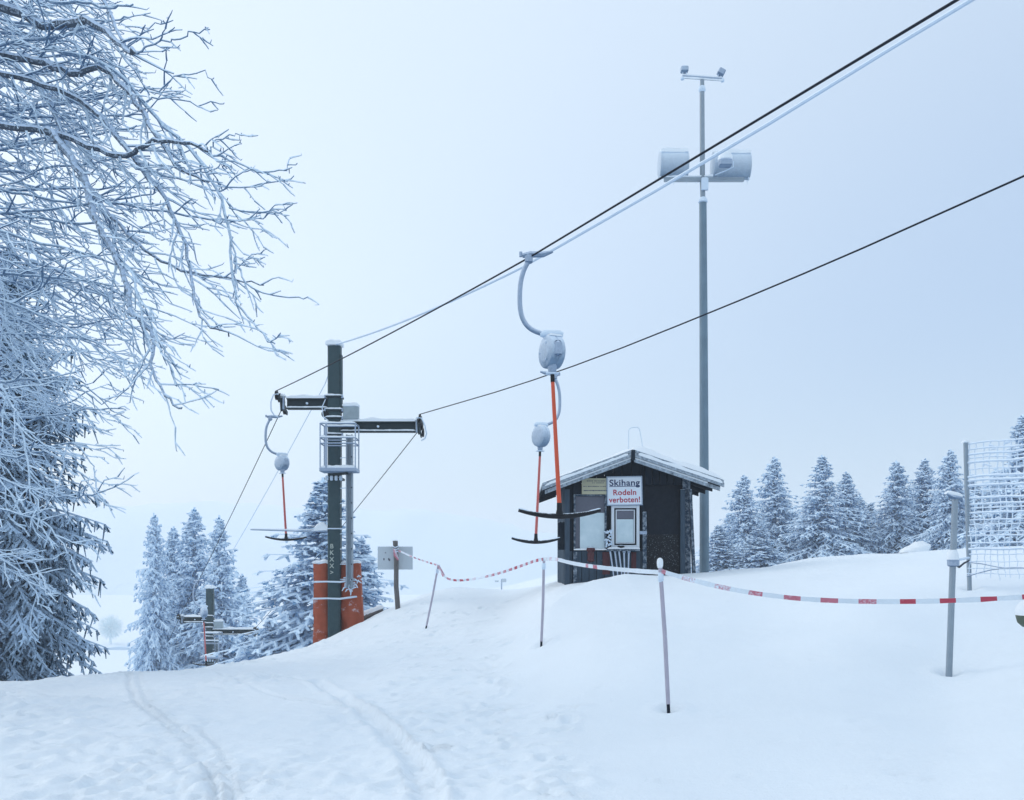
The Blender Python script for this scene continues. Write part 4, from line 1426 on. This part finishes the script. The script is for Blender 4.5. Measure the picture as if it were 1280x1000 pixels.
# white rime lying along the barge boards
for a_, b_, zo, sd__ in ((el + .05, xa - .1, .01, 1), (xa + .1, er - .03, .01, 2)):
    pA = Vector((a_, YF - .012, roof_z(a_) + zo)); pB = Vector((b_, YF - .012, roof_z(b_) + zo))
    MB().snow(pA, pB, .035, .030 + .015 * sd__, sd__, .05).build('snow_strip', M['snowcap'], roof, True)
MB().box((xa, YF + .02, hp(0, 571).z - .02), (.07, .08, .20), bev=.01).build('ridge_block', M['plank'], roof)
# rafters tails under the eaves
for yy in np.linspace(YF + .15, YB - .1, 6):
    for (a_, b_) in ((el + .04, wl_x - .03), (wr_x + .03, er - .04)):
        slab(a_, b_, -.09, -.002, yy - .03, yy + .03, 'rafter_tail', M['plank'], roof)

# wire hoop on the ridge
hz = roof_z(xa) + .16
MB().tube(smooth_path([Vector(p) for p in ((xa - .02, .0, hz - .1), (xa - .02, .0, hz + .33), (xa + .0, .0, hz + .40), (xa + .16, .0, hz + .42), (xa + .20, 0, hz + .36), (xa + .27, .0, hz - .1))], 2), .009, 6).build('wire_hoop', M['rime'], hut, True)

# signs
sg = thing('hut_sign', at(780, 614, HYF) + Vector((0, -.075, 0)), 'white framed board with lettering Skihang Rodeln verboten! on the hut gable', 'sign')
W_, H_ = 44.5 / sc_, 36.5 / sc_
fr = MB().box((0, 0, 0), (W_, .035, H_), bev=.004).build('sign_frame', M['rimesteel'], sg)
MB().box((0, -.0195, 0), (W_ - .045, .003, H_ - .045)).build('sign_face', M['signwhite'], sg)
text_obj('lettering', 'Skihang', .165, M['navy'], sg, (0, -.0225, .15), W_ * .85, bold=.0032)
MB().box((0, -.0225, .085), (W_ * .85, .002, .012)).build('underline', M['navy'], sg)
text_obj('lettering', 'Rodeln', .150, M['redtext'], sg, (0, -.0225, -.035), W_ * .64, bold=.0028)
text_obj('lettering', 'verboten!', .150, M['redtext'], sg, (0, -.0225, -.175), W_ * .87, bold=.0028)
sg.rotation_euler = (0, math.radians(-1.0), 0)
sy = thing('notice_board', at(743, 608, HYF) + Vector((0, -.05, 0)), 'small yellowed notice beside the Skihang board, printed in faint dark lines', 'sign')
W2, H2 = 32 / sc_, 20 / sc_
MB().box((0, 0, 0), (W2, .015, H2), bev=.003).build('notice_panel', M['signyellow'], sy)
for r_i, (zc, hh, x0_, x1_) in enumerate(((.10, .016, -.15, .2), (.062, .013, -.05, .16), (-.005, .016, -.22, .22), (-.085, .022, -.21, .22))):
    xx = x0_; b_ = MB()
    while xx < x1_:
        ww = random.uniform(.010, .020)
        b_.box((xx + ww / 2, -.009, zc), (ww, .002, hh * random.uniform(.7, 1.05))); xx += ww + random.uniform(.004, .012)
        if random.random() < .14: xx += .02
    b_.build('print_line', M['navy'], sy)

# five rimed sticks leaning under the ticket window
names = ['leftmost', 'second from left', 'middle', 'fourth from left', 'rightmost']
for k, (xa_, xb_, ya_) in enumerate(((762.5, 768, 688), (768.5, 773, 689), (773.5, 778, 688), (780, 780.5, 690), (786, 784.5, 690))):
    a = at(xa_, ya_, HYF - .16); b = at(xb_, 722, HYF - .34); b.z = gz(b.x, b.y) - .05
    o = MB()
    a_ = Vector((0, 0, 0)); base = b.copy()
    o.tube([b - base, (b - base).lerp(a - base, .5) + Vector((.004, 0, 0)), a - base], [.010, .014, .018], 7)
    o.lathe(a - base, [(.02, -.03), (.035, 0), (.03, .03), (.01, .045)], 8)
    ob = o.build('ski_stick', M['rimesteel'], None, True, label=names[k] + ' of five rimed sticks leaning under the ticket window', cat='stick', group='rimed sticks under the ticket window')
    ob.location = base
# red brown bundle under the large window
tb = at(738.5, 686, HYF - .09)
o = MB()
o.lathe((0, 0, -.02), [(.02, .06), (.075, .04), (.085, -.01), (.055, -.05)], 12)
o.lathe((0.0, 0, -.10), [(.05, .04), (.07, 0), (.06, -.08), (.075, -.13), (.03, -.16)], 12, sc=(1, .6))
ob = o.build('hanging_lantern', M['redbrown'], None, True, label='small red brown lantern hanging below the large hut window', cat='lantern')
ob.location = tb

# ------------------------------------------------------------------ floodlight mast
Ym = 20.3
mb = at(880.5, 722, Ym); gzm = gz(mb.x, Ym) - .1
fm = thing('floodlight_mast', (mb.x, Ym, gzm), 'tall grey floodlight mast with rimed lamps standing behind the hut', 'light mast')


def mz_(py): return (HY - py) / F * Ym - gzm
def mx_(px): return (px - 880.5) / F * Ym


MB().tube([(0, 0, -.2), (-.005, 0, mz_(600)), (-.02, 0, mz_(400)), (-.035, 0, mz_(252))], [.112, .106, .094, .085], 16).build('lower_pole', M['mastgrey'], fm, True)
MB().tube([(-.035, 0, mz_(252)), (-.045, 0, mz_(228)), (-.055, 0, mz_(112)), (-.05, 0, mz_(99))], [.058, .060, .056, .045], 12).build('upper_pole', M['galv'], fm, True)
MB().lathe((-.035, 0, mz_(250)), [(.07, -.08), (.11, -.05), (.105, .0), (.06, .06)], 12).build('collar', M['rime'], fm, True)
MB().lathe((-.055, 0, mz_(112)), [(.06, -.06), (.085, -.02), (.075, .05), (.045, .09)], 10).build('collar', M['rime'], fm, True)
ca = MB().box(((mx_(832) + mx_(928)) / 2, 0, mz_(224.5)), (mx_(928) - mx_(828), .10, .09), bev=.01).build('crossbeam', M['galv'], fm)
MB().snow((mx_(827), 0, mz_(224) + .04), (mx_(936), 0, mz_(223) + .04), .11, .045, 71, .06).build('snow_cap', M['snowcap'], ca, True)
MB().box((mx_(880), -.09, mz_(232)), (.16, .06, .30), bev=.02).build('beam_clamp', M['rime'], fm)
for (pa, pb_, pyc, lab) in ((824, 860, 205, 'left drum floodlight under thick rime'), (890.5, 937.5, 206.5, 'longer right drum floodlight under thick rime')):
    xa2, xb2 = mx_(pa), mx_(pb_)
    L_ = xb2 - xa2; r2 = .31
    fl_ = MB().lathe(((xa2 + xb2) / 2, .05, mz_(pyc)), [(r2 * .9, -L_ / 2), (r2 * 1.02, -L_ / 2 + .01), (r2 * 1.02, -L_ / 2 + .04), (r2 * .98, -L_ / 2 + .045), (r2 * .98, L_ / 2 - .04), (r2 * 1.02, L_ / 2 - .035), (r2 * 1.02, L_ / 2 - .01), (r2 * .9, L_ / 2)], 32, 'X', sc=(.8, 1)).build('floodlight', M['flood'] if 'flood' in M else M['reel'], fm, True, label=lab)
    for xx in (xa2 + .03, xb2 - .03):
        MB().tube([(xx, -.02, mz_(225)), (xx - .01, -.05, mz_(205))], .018, 6).build('bracket', M['rime'], fl_, True)
    MB().snow((xa2 + .02, .05, mz_(pyc) + r2 * .74), (xb2 - .02, .05, mz_(pyc) + r2 * .74), .42, .13, pa, .05).build('snow_cap', M['snowcap'], fl_, True)
sl = MB().lathe((mx_(901), -.42, mz_(208)), [(.16, -.05), (.165, .0), (.15, .06), (.10, .12), (.03, .145)], 16).build('small_lamp', M['snowcap'], fm, True)
MB().box((mx_(901), -.42, mz_(214.5)), (.28, .2, .14), bev=.02).build('lamp_body', M['rimesteel'], sl)
MB().tube([(mx_(911), -.42, mz_(212)), (mx_(911), -.42, mz_(219)), (mx_(902), -.3, mz_(221)), (mx_(893), -.1, mz_(221))], .014, 6).build('bracket', M['rime'], sl, True)
tb_ = MB().bar((mx_(852.5), 0, mz_(96)), (mx_(904), 0, mz_(99.5)), .06, .06, bev=.01).build('top_bar', M['rimesteel'], fm)
MB().snow((mx_(853), 0, mz_(96) + .03), (mx_(903), 0, mz_(99.5) + .03), .07, .03, 72, .05).build('snow_strip', M['snowcap'], tb_, True)
MB().snow((mx_(853), -.04, mz_(96) - .04), (mx_(903), -.04, mz_(99.5) - .04), .04, .025, 73, .05).build('snow_strip', M['snowcap'], tb_, True)
c1 = MB().box((mx_(855.5), 0, mz_(87)), (.17, .16, .13), bev=.02).build('top_lamp', M['reel'], fm)
MB().tube([(mx_(853.5), 0, mz_(96)), (mx_(853.5), 0, mz_(89))], .013, 6).build('bracket', M['rime'], c1)
MB().tube([(mx_(858), 0, mz_(96)), (mx_(858), 0, mz_(89))], .013, 6).build('bracket', M['rime'], c1)
c2 = MB().box((mx_(901.5), 0, mz_(90.5)), (.16, .16, .15), Matrix.Rotation(math.radians(28), 3, 'Y'), bev=.02).build('top_lamp', M['rimesteel'], fm)
MB().tube([(mx_(897), 0, mz_(99)), (mx_(898), 0, mz_(91))], .013, 6).build('bracket', M['rime'], c2)
MB().tube([(mx_(903), 0, mz_(100)), (mx_(901), 0, mz_(94))], .013, 6).build('bracket', M['rime'], c2)
MB().lathe((mx_(853), 0, mz_(98)), [(.04, -.03), (.05, 0), (.03, .04)], 8).build('rime_clump', M['rime'], tb_, True)
MB().lathe((mx_(903), 0, mz_(100.5)), [(.04, -.03), (.05, 0), (.03, .04)], 8).build('rime_clump', M['rime'], tb_, True)
ic = MB()
for px_ in (858, 934, 870, 842):
    ic.tube([(mx_(px_), 0, mz_(225)), (mx_(px_), 0, mz_(230 + (px_ % 3)))], [.012, .002], 5)
ic.build('icicle', M['rime'], ca)

# ------------------------------------------------------------------ marker poles, tapes, posts
MG = 'leaning marker poles carrying the barrier tape'


def marker(px0, py0, px1, py1, Y, r, label, cap, tipY=0.0):
    top = at(px0, py0, Y + tipY); bot = at(px1, py1, Y)
    bot.z = float(ground_z(np.array([bot.x]), np.array([bot.y]))[0])
    t_ = thing('marker_pole', bot, label, 'pole', MG)
    d = top - bot
    MB().tube([d * -.18, d * .0, d * .07], [r * .8, r * .8, r * .85], 8).build('pole_foot', M['rope'], t_, True)
    MB().tube([d * .071, d * .5 + Vector((.006, 0, 0)), d * .9, d], [r, r * 1.05, r, r], 10).build('pole_shaft', M['polepink'], t_, True)
    MB().lathe(d * .905, [(r * .9, -.05), (r * 1.35, -.03), (r * 1.45, .0), (r * 1.2, .04)], 8).build('tape_clip', M['rime'], t_, True)
    if cap:
        MB().lathe(d, [(r * 1.1, -.05), (r * 1.45, -.03), (r * 1.55, .0), (r * 1.35, .025), (r * .8, .038), (r * .1, .043)], 10).build('snow_cap', M['snowcap'], t_, True)
    return top


T1p = marker(825, 703, 836, 892, 8.0, .019, 'nearest marker pole, tallest in the photo, with a knob of snow on top', True)
T2p = marker(680, 697, 676.5, 830, 11.5, .018, 'straight pink marker pole in front of the drift left of the hut', False)
T3p = marker(548, 706, 532, 796, 17.0, .019, 'thin dark marker pole leaning right, farthest from the hut', False)


def tape(name, pts, w, period, redlen, label, group, twist=1.0, frosty=0.0, seed=0, start=0.0, faded_to=0.0):
    """a limp twisted ribbon, red blocks printed at even spacing"""
    pts = [Vector(p) for p in pts]
    # resample
    cum = [0]
    for a, b in zip(pts[:-1], pts[1:]): cum.append(cum[-1] + (b - a).length)
    L = cum[-1]; n = int(L / .02) + 2
    P = []
    for i in range(n + 1):
        s = L * i / n
        j = max(k for k in range(len(cum)) if cum[k] <= s + 1e-9); j = min(j, len(pts) - 2)
        P.append(pts[j].lerp(pts[j + 1], (s - cum[j]) / max(1e-9, cum[j + 1] - cum[j])))
    mb_ = MB(); vs = []
    for i, p in enumerate(P):
        d = (P[min(i + 1, n)] - P[max(i - 1, 0)]).normalized()
        up = Vector((0, 0, 1)); up = (up - d * up.dot(d)).normalized(); sd2 = d.cross(up)
        a = twist * (1.0 * mnoise.noise(Vector((i * .02 * 1.1 + seed, seed, 0))) + .25 * mnoise.noise(Vector((i * .02 * 5, seed, 4))))
        ww = w * (1 + .18 * mnoise.noise(Vector((i * .02 * 6, seed, 8)))) / 2
        u_ = up * math.cos(a) + sd2 * math.sin(a); nn = (d.cross(u_)).normalized() * (.0018 + .004 * frosty)
        vs += [p - u_ * ww - nn, p + u_ * ww - nn, p + u_ * ww + nn, p - u_ * ww + nn]
    for i in range(n):
        s = L * (i + .5) / n + start
        red = (s % period) < redlen * (1 if s % (2 * period) < period else .9)
        rf = mnoise.noise(Vector((s * 1.3, seed, 3)))
        mi = (1 if rf > .05 + frosty * .6 else 2) if red else 0
        if red and faded_to: mi = 2 if (s - start) < faded_to else 1
        if red and frosty > .8 and rf < .15: mi = 0
        b = i * 4
        mb_.f += [(b, b + 1, b + 5, b + 4), (b + 1, b + 2, b + 6, b + 5), (b + 2, b + 3, b + 7, b + 6), (b + 3, b, b + 4, b + 7)]
        mb_.mi += [mi] * 4
    mb_.v = [tuple(v_) for v_ in vs]
    return mb_.build(name, [M['tapew'], M['taper'], M['taperf']], None, False, label=label, cat='tape', group=group)


TG = 'red and white barrier tapes between the poles'
a = at(827, 714, 7.98)
near_path = [a, at(850, 721, 7.9), at(880, 729, 7.8), at(920, 738, 7.7), at(970, 745.5, 7.55), at(1020, 750, 7.4), at(1080, 752, 7.3), at(1140, 752, 7.2), at(1200, 750.5, 7.1), at(1260, 747.5, 7.0), at(1330, 743, 6.9), at(1480, 730, 6.7)]
tape('barrier_tape', smooth_path(near_path, 2), .040, .300, .135, 'widest red and white tape, sagging right from the nearest pole past the metal post', TG, .55, 0.05, 1, .10, 2.0)
tape('barrier_tape', smooth_path([T2p + Vector((.0, -.02, -.02)), at(693, 698, 11.0), at(710, 703, 10.5), at(735, 707.5, 9.8), at(770, 711.5, 9.1), at(800, 714, 8.5), at(825, 715.5, 8.0)], 2), .042, .27, .13,
     'snow crusted white tape crossing in front of the hut planks', TG, .7, 1.0, 2)
tape('barrier_tape', smooth_path([T3p + Vector((0, -.02, -.02)), at(553, 720, 16.6), at(566, 726, 16.2), at(590, 724.5, 15.3), at(620, 718, 14.2), at(650, 708, 12.9), at(668, 701, 12.0), T2p + Vector((0, -.02, -.02))], 2), .040, .32, .17,
     'thin red and white tape hanging slack between the two farther marker poles', TG, .9, .25, 3)
WP = at(495, 688, 20)
tape('barrier_tape', smooth_path([WP + Vector((.06, -.08, 0)), at(515, 696, 19.2), at(532, 702, 18.0), T3p + Vector((0, -.03, -.01))], 2), .034, .36, .18, 'short far tape from the wooden sign post to the leaning pole', TG, .8, .3, 4)
tape('barrier_tape', [T3p + Vector((0, -.03, -.01)), T3p + Vector((.05, -.05, -.10)), T3p + Vector((.11, -.05, -.22))], .05, .6, .55, 'loose red tape end dangling from the farthest leaning pole', TG, .2, 0.0, 5)

# wooden post and the back of its sign
wpb = at(497.5, 758, 20); wpb.z = gz(wpb.x, 20) - .02
wp = thing('sign_post', wpb, 'weathered wooden post carrying a blank pale panel, right of the upper pylon', 'sign post')
d = at(494, 676, 20) - wpb
MB().tube([d * -.2, Vector((0, 0, 0)), d * .35 + Vector((-.02, 0, 0)), d * .7 + Vector((.005, 0, 0)), d], [.062, .060, .056, .054, .058], 9).build('post', M['wood'], wp, True)
pn = MB().box(at(494, 697.5, 20.1) - wpb, (44 / F * 20, .02, 29 / F * 20), bev=.004).build('sign_panel', M['signback'], wp)
for px_, py_2 in ((482, 691), (486, 699), (480, 699), (487, 700)):
    MB().box(at(px_, py_2, 20.1) - wpb + Vector((0, -.012, 0)), (.03, .004, .05 if py_2 > 697 else .02)).build('scratch_mark', M['blind'], pn)
tk = MB()
for k in range(3):
    z = 683 + k * 3
    tk.tube([at(491, z, 19.92) - wpb, at(494, z + 1.5, 19.90) - wpb, at(498.5, z - .5, 19.92) - wpb], .014, 6)
tk.build('tape_knot', M['rime'], wp, True)
MB().tube([at(493, 686, 19.9) - wpb, at(494.5, 694, 19.88) - wpb, at(498, 700, 19.9) - wpb], [.03, .045, .02], 7).build('tape_tail', M['taperf'], wp, True)
MB().snow(Vector((d.x - .06, 0, d.z)), Vector((d.x + .06, 0, d.z)), .11, .025, 81, .03).build('snow_cap', M['snowcap'], wp, True)

# snowy log on the bank between pylon and post
la, lb = at(449, 778, 21.6), at(478, 756, 21.9)
la.z = gz(la.x, la.y) + .10; lb.z = gz(lb.x, lb.y) + .08
lg = thing('fallen_log', la, 'snow covered log lying on the bank right of the orange mat', 'log')
MB().tube([Vector((0, 0, 0)), (lb - la) * .5 + Vector((0, 0, .03)), lb - la], [.09, .085, .06], 9).build('log_trunk', M['wood'], lg, True)
MB().snow(Vector((0, 0, .07)), lb - la + Vector((0, 0, .05)), .15, .09, 91, .05).build('snow_cap', M['snowcap'], lg, True)

# tiny signs far out in the fog
fs_ = thing('piste_sign', Vector((at(627, 0, 58).x, 58, gz(at(627, 0, 58).x, 58))), 'tiny hazy pair of piste signs on the dip left of the hut', 'sign')
fz = fs_.location.z
MB().tube([(0, 0, 0), (0, 0, (HY - 724) / F * 58 - fz)], .05, 6).build('post', M['rimesteel'], fs_)
MB().box((at(630, 0, 58).x - fs_.location.x, -.05, (HY - 725.5) / F * 58 - fz), (.30, .04, .24)).build('sign_panel', M['signback'], fs_)
MB().box((at(621, 0, 58).x - fs_.location.x, -.05, (HY - 726.5) / F * 58 - fz), (.26, .04, .10)).build('sign_panel', M['signback'], fs_)

# snow clump on the ridge
q = at(1143, 683, 18.3)
r_c = MB(); vs = []; NN, MM = 18, 9
for j in range(MM + 1):
    for i in range(NN):
        a = 2 * math.pi * i / NN; b = math.pi / 2 * j / MM
        rr = 1 + .22 * mnoise.noise(Vector((math.cos(a) * 1.5, math.sin(a) * 1.5, b * 2)))
        vs.append((math.cos(a) * math.cos(b) * .30 * rr + .14 * math.sin(b), math.sin(a) * math.cos(b) * .25 * rr, math.sin(b) * .22 * rr - .10))
fs = [(j * NN + i, j * NN + (i + 1) % NN, (j + 1) * NN + (i + 1) % NN, (j + 1) * NN + i) for j in range(MM) for i in range(NN)]
ob = MB().add(vs, fs).build('snow_clump', M['snowcap'], None, True, label='lump of snow sitting on the ridge line below the ridge spruces', cat='snow clump')
ob.location = (q.x, q.y, gz(q.x, q.y) + .08)

# metal post with clamp and snowy head
mpb = at(1186, 853, 8.5); mpb.z = float(ground_z(np.array([mpb.x]), np.array([8.5]))[0])
mp_ = thing('metal_post', mpb, 'galvanised tube post with snowy clamp and head, standing in front of the net', 'post')
dtop = at(1194, 622, 8.5) - mpb
MB().tube([dtop * -.15, dtop * 0, dtop * .5, dtop], [.030, .030, .029, .029], 16).build('post_tube', M['galv'], mp_, True)
cl = MB().lathe(at(1191.5, 703, 8.5) - mpb, [(.038, -.04), (.054, -.03), (.055, .03), (.04, .04)], 14).build('clamp', M['rimesteel'], mp_, True)
MB().lathe(at(1191, 697, 8.48) - mpb, [(.055, -.02), (.056, .01), (.048, .04), (.038, .07), (.037, .075)], 12).build('snow_cap', M['snowcap'], cl, True)
hd = MB()
hd.tube([at(1183, 617, 8.45) - mpb, at(1190, 621, 8.45) - mpb, at(1200, 622, 8.5) - mpb, at(1203, 627, 8.52) - mpb], [.012, .02, .022, .014], 8)
hd = hd.build('post_head', M['rimesteel'], mp_, True)
MB().snow(at(1182, 617, 8.47) - mpb, at(1202, 620.5, 8.47) - mpb, .055, .03, 95, .02).build('snow_cap', M['snowcap'], hd, True)
MB().tube([at(1193, 705, 8.46) - mpb, at(1199, 709, 8.8) - mpb, at(1205, 704, 9.6) - mpb, at(1211, 701, 10.9) - mpb], .010, 6).build('guy_wire', M['rope'], mp_, True)
MB().tube([at(1192, 700, 8.46) - mpb, at(1202, 699, 9.0) - mpb, at(1211, 697, 10.9) - mpb], .014, 6).build('guy_wire', M['rime'], mp_, True)

# net fence
NY = 11.0
nb_ = at(1212, 726, NY); nb_.z = gz(nb_.x, NY)
nf = thing('net_fence', nb_, 'rime covered safety net on a grey post at the right edge', 'net fence')
ntp = at(1207, 553, NY)
MB().bar((ntp - nb_) * -.1, ntp - nb_, .045, .045, bev=.008).build('post', M['galv'], nf)
MB().snow(ntp - nb_ + Vector((-.04, 0, 0)), ntp - nb_ + Vector((.04, 0, 0)), .07, .03, 96, .02).build('snow_cap', M['snowcap'], nf, True)


def net_pt(a, b):
    """a 0..1 along (to beyond the right edge), b 0..1 from foot to top"""
    Y = NY - 3.0 * a
    px = 1209 + 300 * a
    top = 555 - 60 * a + 10 * math.sin(a * 3); bot = 717 + 4 * a
    py = bot + (top - bot) * b
    p = at(px, py, Y)
    p.y += .10 * mnoise.noise(Vector((a * 5, b * 3, 2)))
    p.z += .014 * mnoise.noise(Vector((a * 7, b * 4, 5))) + .006 * mnoise.noise(Vector((a * 25, b * 14, 7)))
    p.x += .006 * mnoise.noise(Vector((a * 22, b * 12, 9)))
    return p - nb_


NR, NC = 21, 34
strands = MB()
sr = random.Random(3)
rows_b = []
bcur = 0.0
while bcur < 1.0:
    rows_b.append(bcur); bcur += sr.choice((.036, .04, .046, .03, .055))
rows_b[-1] = 1.0
for k, b in enumerate(rows_b):
    thick = sr.choice((.011, .009, .015, .018, .008)) if b > .12 else .006
    pp = [net_pt(a, b) for a in np.linspace(0, 1, 60)]
    rr = [thick * (1 + .35 * mnoise.noise(Vector((i * .9, k, 1)))) for i in range(60)]
    MB().tube(pp, rr, 6).build('net_strand', M['rime'], nf, True)
for c in range(NC):
    a = (c + .3 + sr.uniform(-.15, .15)) / NC
    lo = -sr.uniform(.0, .05)
    bb = np.linspace(lo, 1.0, 34)
    off = sr.uniform(-.003, .003)
    strands.tube([net_pt(a + off * math.sin(b * 9) + .004 * sr.uniform(-1, 1), b) for b in bb], [.008 if b > .25 else .005 for b in bb], 5)
for k in range(120):                                  # snow lodged in the meshes
    a, b = sr.random(), sr.uniform(.15, 1)
    p = net_pt(a, b); q2 = net_pt(min(1, a + .022), b + sr.uniform(-.01, .01))
    strands.tube([p, (p + q2) / 2 + Vector((0, 0, .005)), q2], [.007, .015, .007], 5)
strands.build('net_mesh', M['rime'], nf, True)
MB().tube([net_pt(a, -.02 + .07 * math.sin(a * 8)) for a in np.linspace(0, 1, 40)], .008, 5).build('bottom_wire', M['rimesteel'], nf, True)
MB().tube([net_pt(a, .09 - .05 * math.sin(a * 6)) for a in np.linspace(0, 1, 40)], .007, 5).build('bottom_wire', M['rimesteel'], nf, True)

# olive float hanging from the near tape at the right edge
bp = at(1288, 769, 6.9)
fb = thing('float_ball', bp, 'olive ball capped with snow, cut off by the right edge under the tape', 'float')
MB().lathe((0, 0, 0), [(.002, -.105), (.055, -.092), (.09, -.06), (.105, 0), (.09, .06), (.05, .09), (.01, .10)], 22).build('ball', M['olive'], fb, True)
MB().lathe((0, 0, .0), [(.109, .0), (.108, .03), (.096, .075), (.06, .112), (.01, .125)], 22).build('snow_cap', M['snowcap'], fb, True)
MB().tube([(0, 0, .11), (0, 0, .17)], .008, 6).build('cord', M['rime'], fb)

# far valley: hedge line and a ghostly round tree
hd_ = MB(); hv = []
for i in range(140):
    xx = -150 + i * 1.0
    hgt = .55 + .35 * mnoise.noise(Vector((xx * .35, 0, 0)))
    z = gz(xx, 157)
    hv += [(xx, 156.6, z - .2), (xx, 156.7, z + hgt * .7), (xx, 157, z + hgt), (xx, 157.4, z + hgt * .7), (xx, 157.5, z - .2)]
hf = [(i * 5 + k, i * 5 + k + 1, i * 5 + k + 6, i * 5 + k + 5) for i in range(139) for k in range(4)]
hd_.add(hv, hf).build('hedge', M['forest'], None, True, label='long thin hedge line across the far snowfield, paled by fog and a painted haze tone', cat='hedge')
gt = thing('round_tree', (at(138, 0, 168).x, 168, gz(at(138, 0, 168).x, 168)), 'ghostly round tree on the far snowfield, its fog paleness mostly painted into the colour', 'tree')
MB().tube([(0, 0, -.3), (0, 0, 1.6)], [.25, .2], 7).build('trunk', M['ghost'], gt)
ga, gb = [], []
gr_ = random.Random(8)
for k in range(1500):
    v_ = Vector((gr_.gauss(0, 1), gr_.gauss(0, 1), gr_.gauss(0, 1))).normalized()
    c0 = Vector((0, 0, 3.2)) + Vector((v_.x * 2.0, v_.y * 2.0, v_.z * 1.9)) * gr_.random() ** .5
    ga.append(tuple(c0)); gb.append(tuple(c0 + v_ * gr_.uniform(.4, .9)))
V, Q = prisms(np.array(ga), np.array(gb), .05, .02)
finish(bpy.data.objects.new('crown', mesh_np('crown', V, Q, M['ghost'])), gt)

# ------------------------------------------------------------------ fog
hz_m, nt, b = newmat('haze_air')
nt.nodes.remove(b)
pv = nt.nodes.new('ShaderNodeVolumePrincipled')
pv.inputs['Color'].default_value = (0.92, 0.95, 0.985, 1)
pv.inputs['Density'].default_value = 0.0014
pv.inputs['Anisotropy'].default_value = 0.3
nt.links.new(pv.outputs[0], nt.nodes['Material Output'].inputs['Volume'])
hb = MB().box((0, 440, 14.0), (1460, 1080, 66)).build('haze', hz_m, None, False, label='pale blue winter fog thickening with distance', kind='stuff')

tri = 0
seen = set()
for o in COL.objects:
    if o.type == 'MESH' and o.data.name not in seen:
        seen.add(o.data.name); tri += len(o.data.loops) - 2 * len(o.data.polygons)
print('triangles', tri)
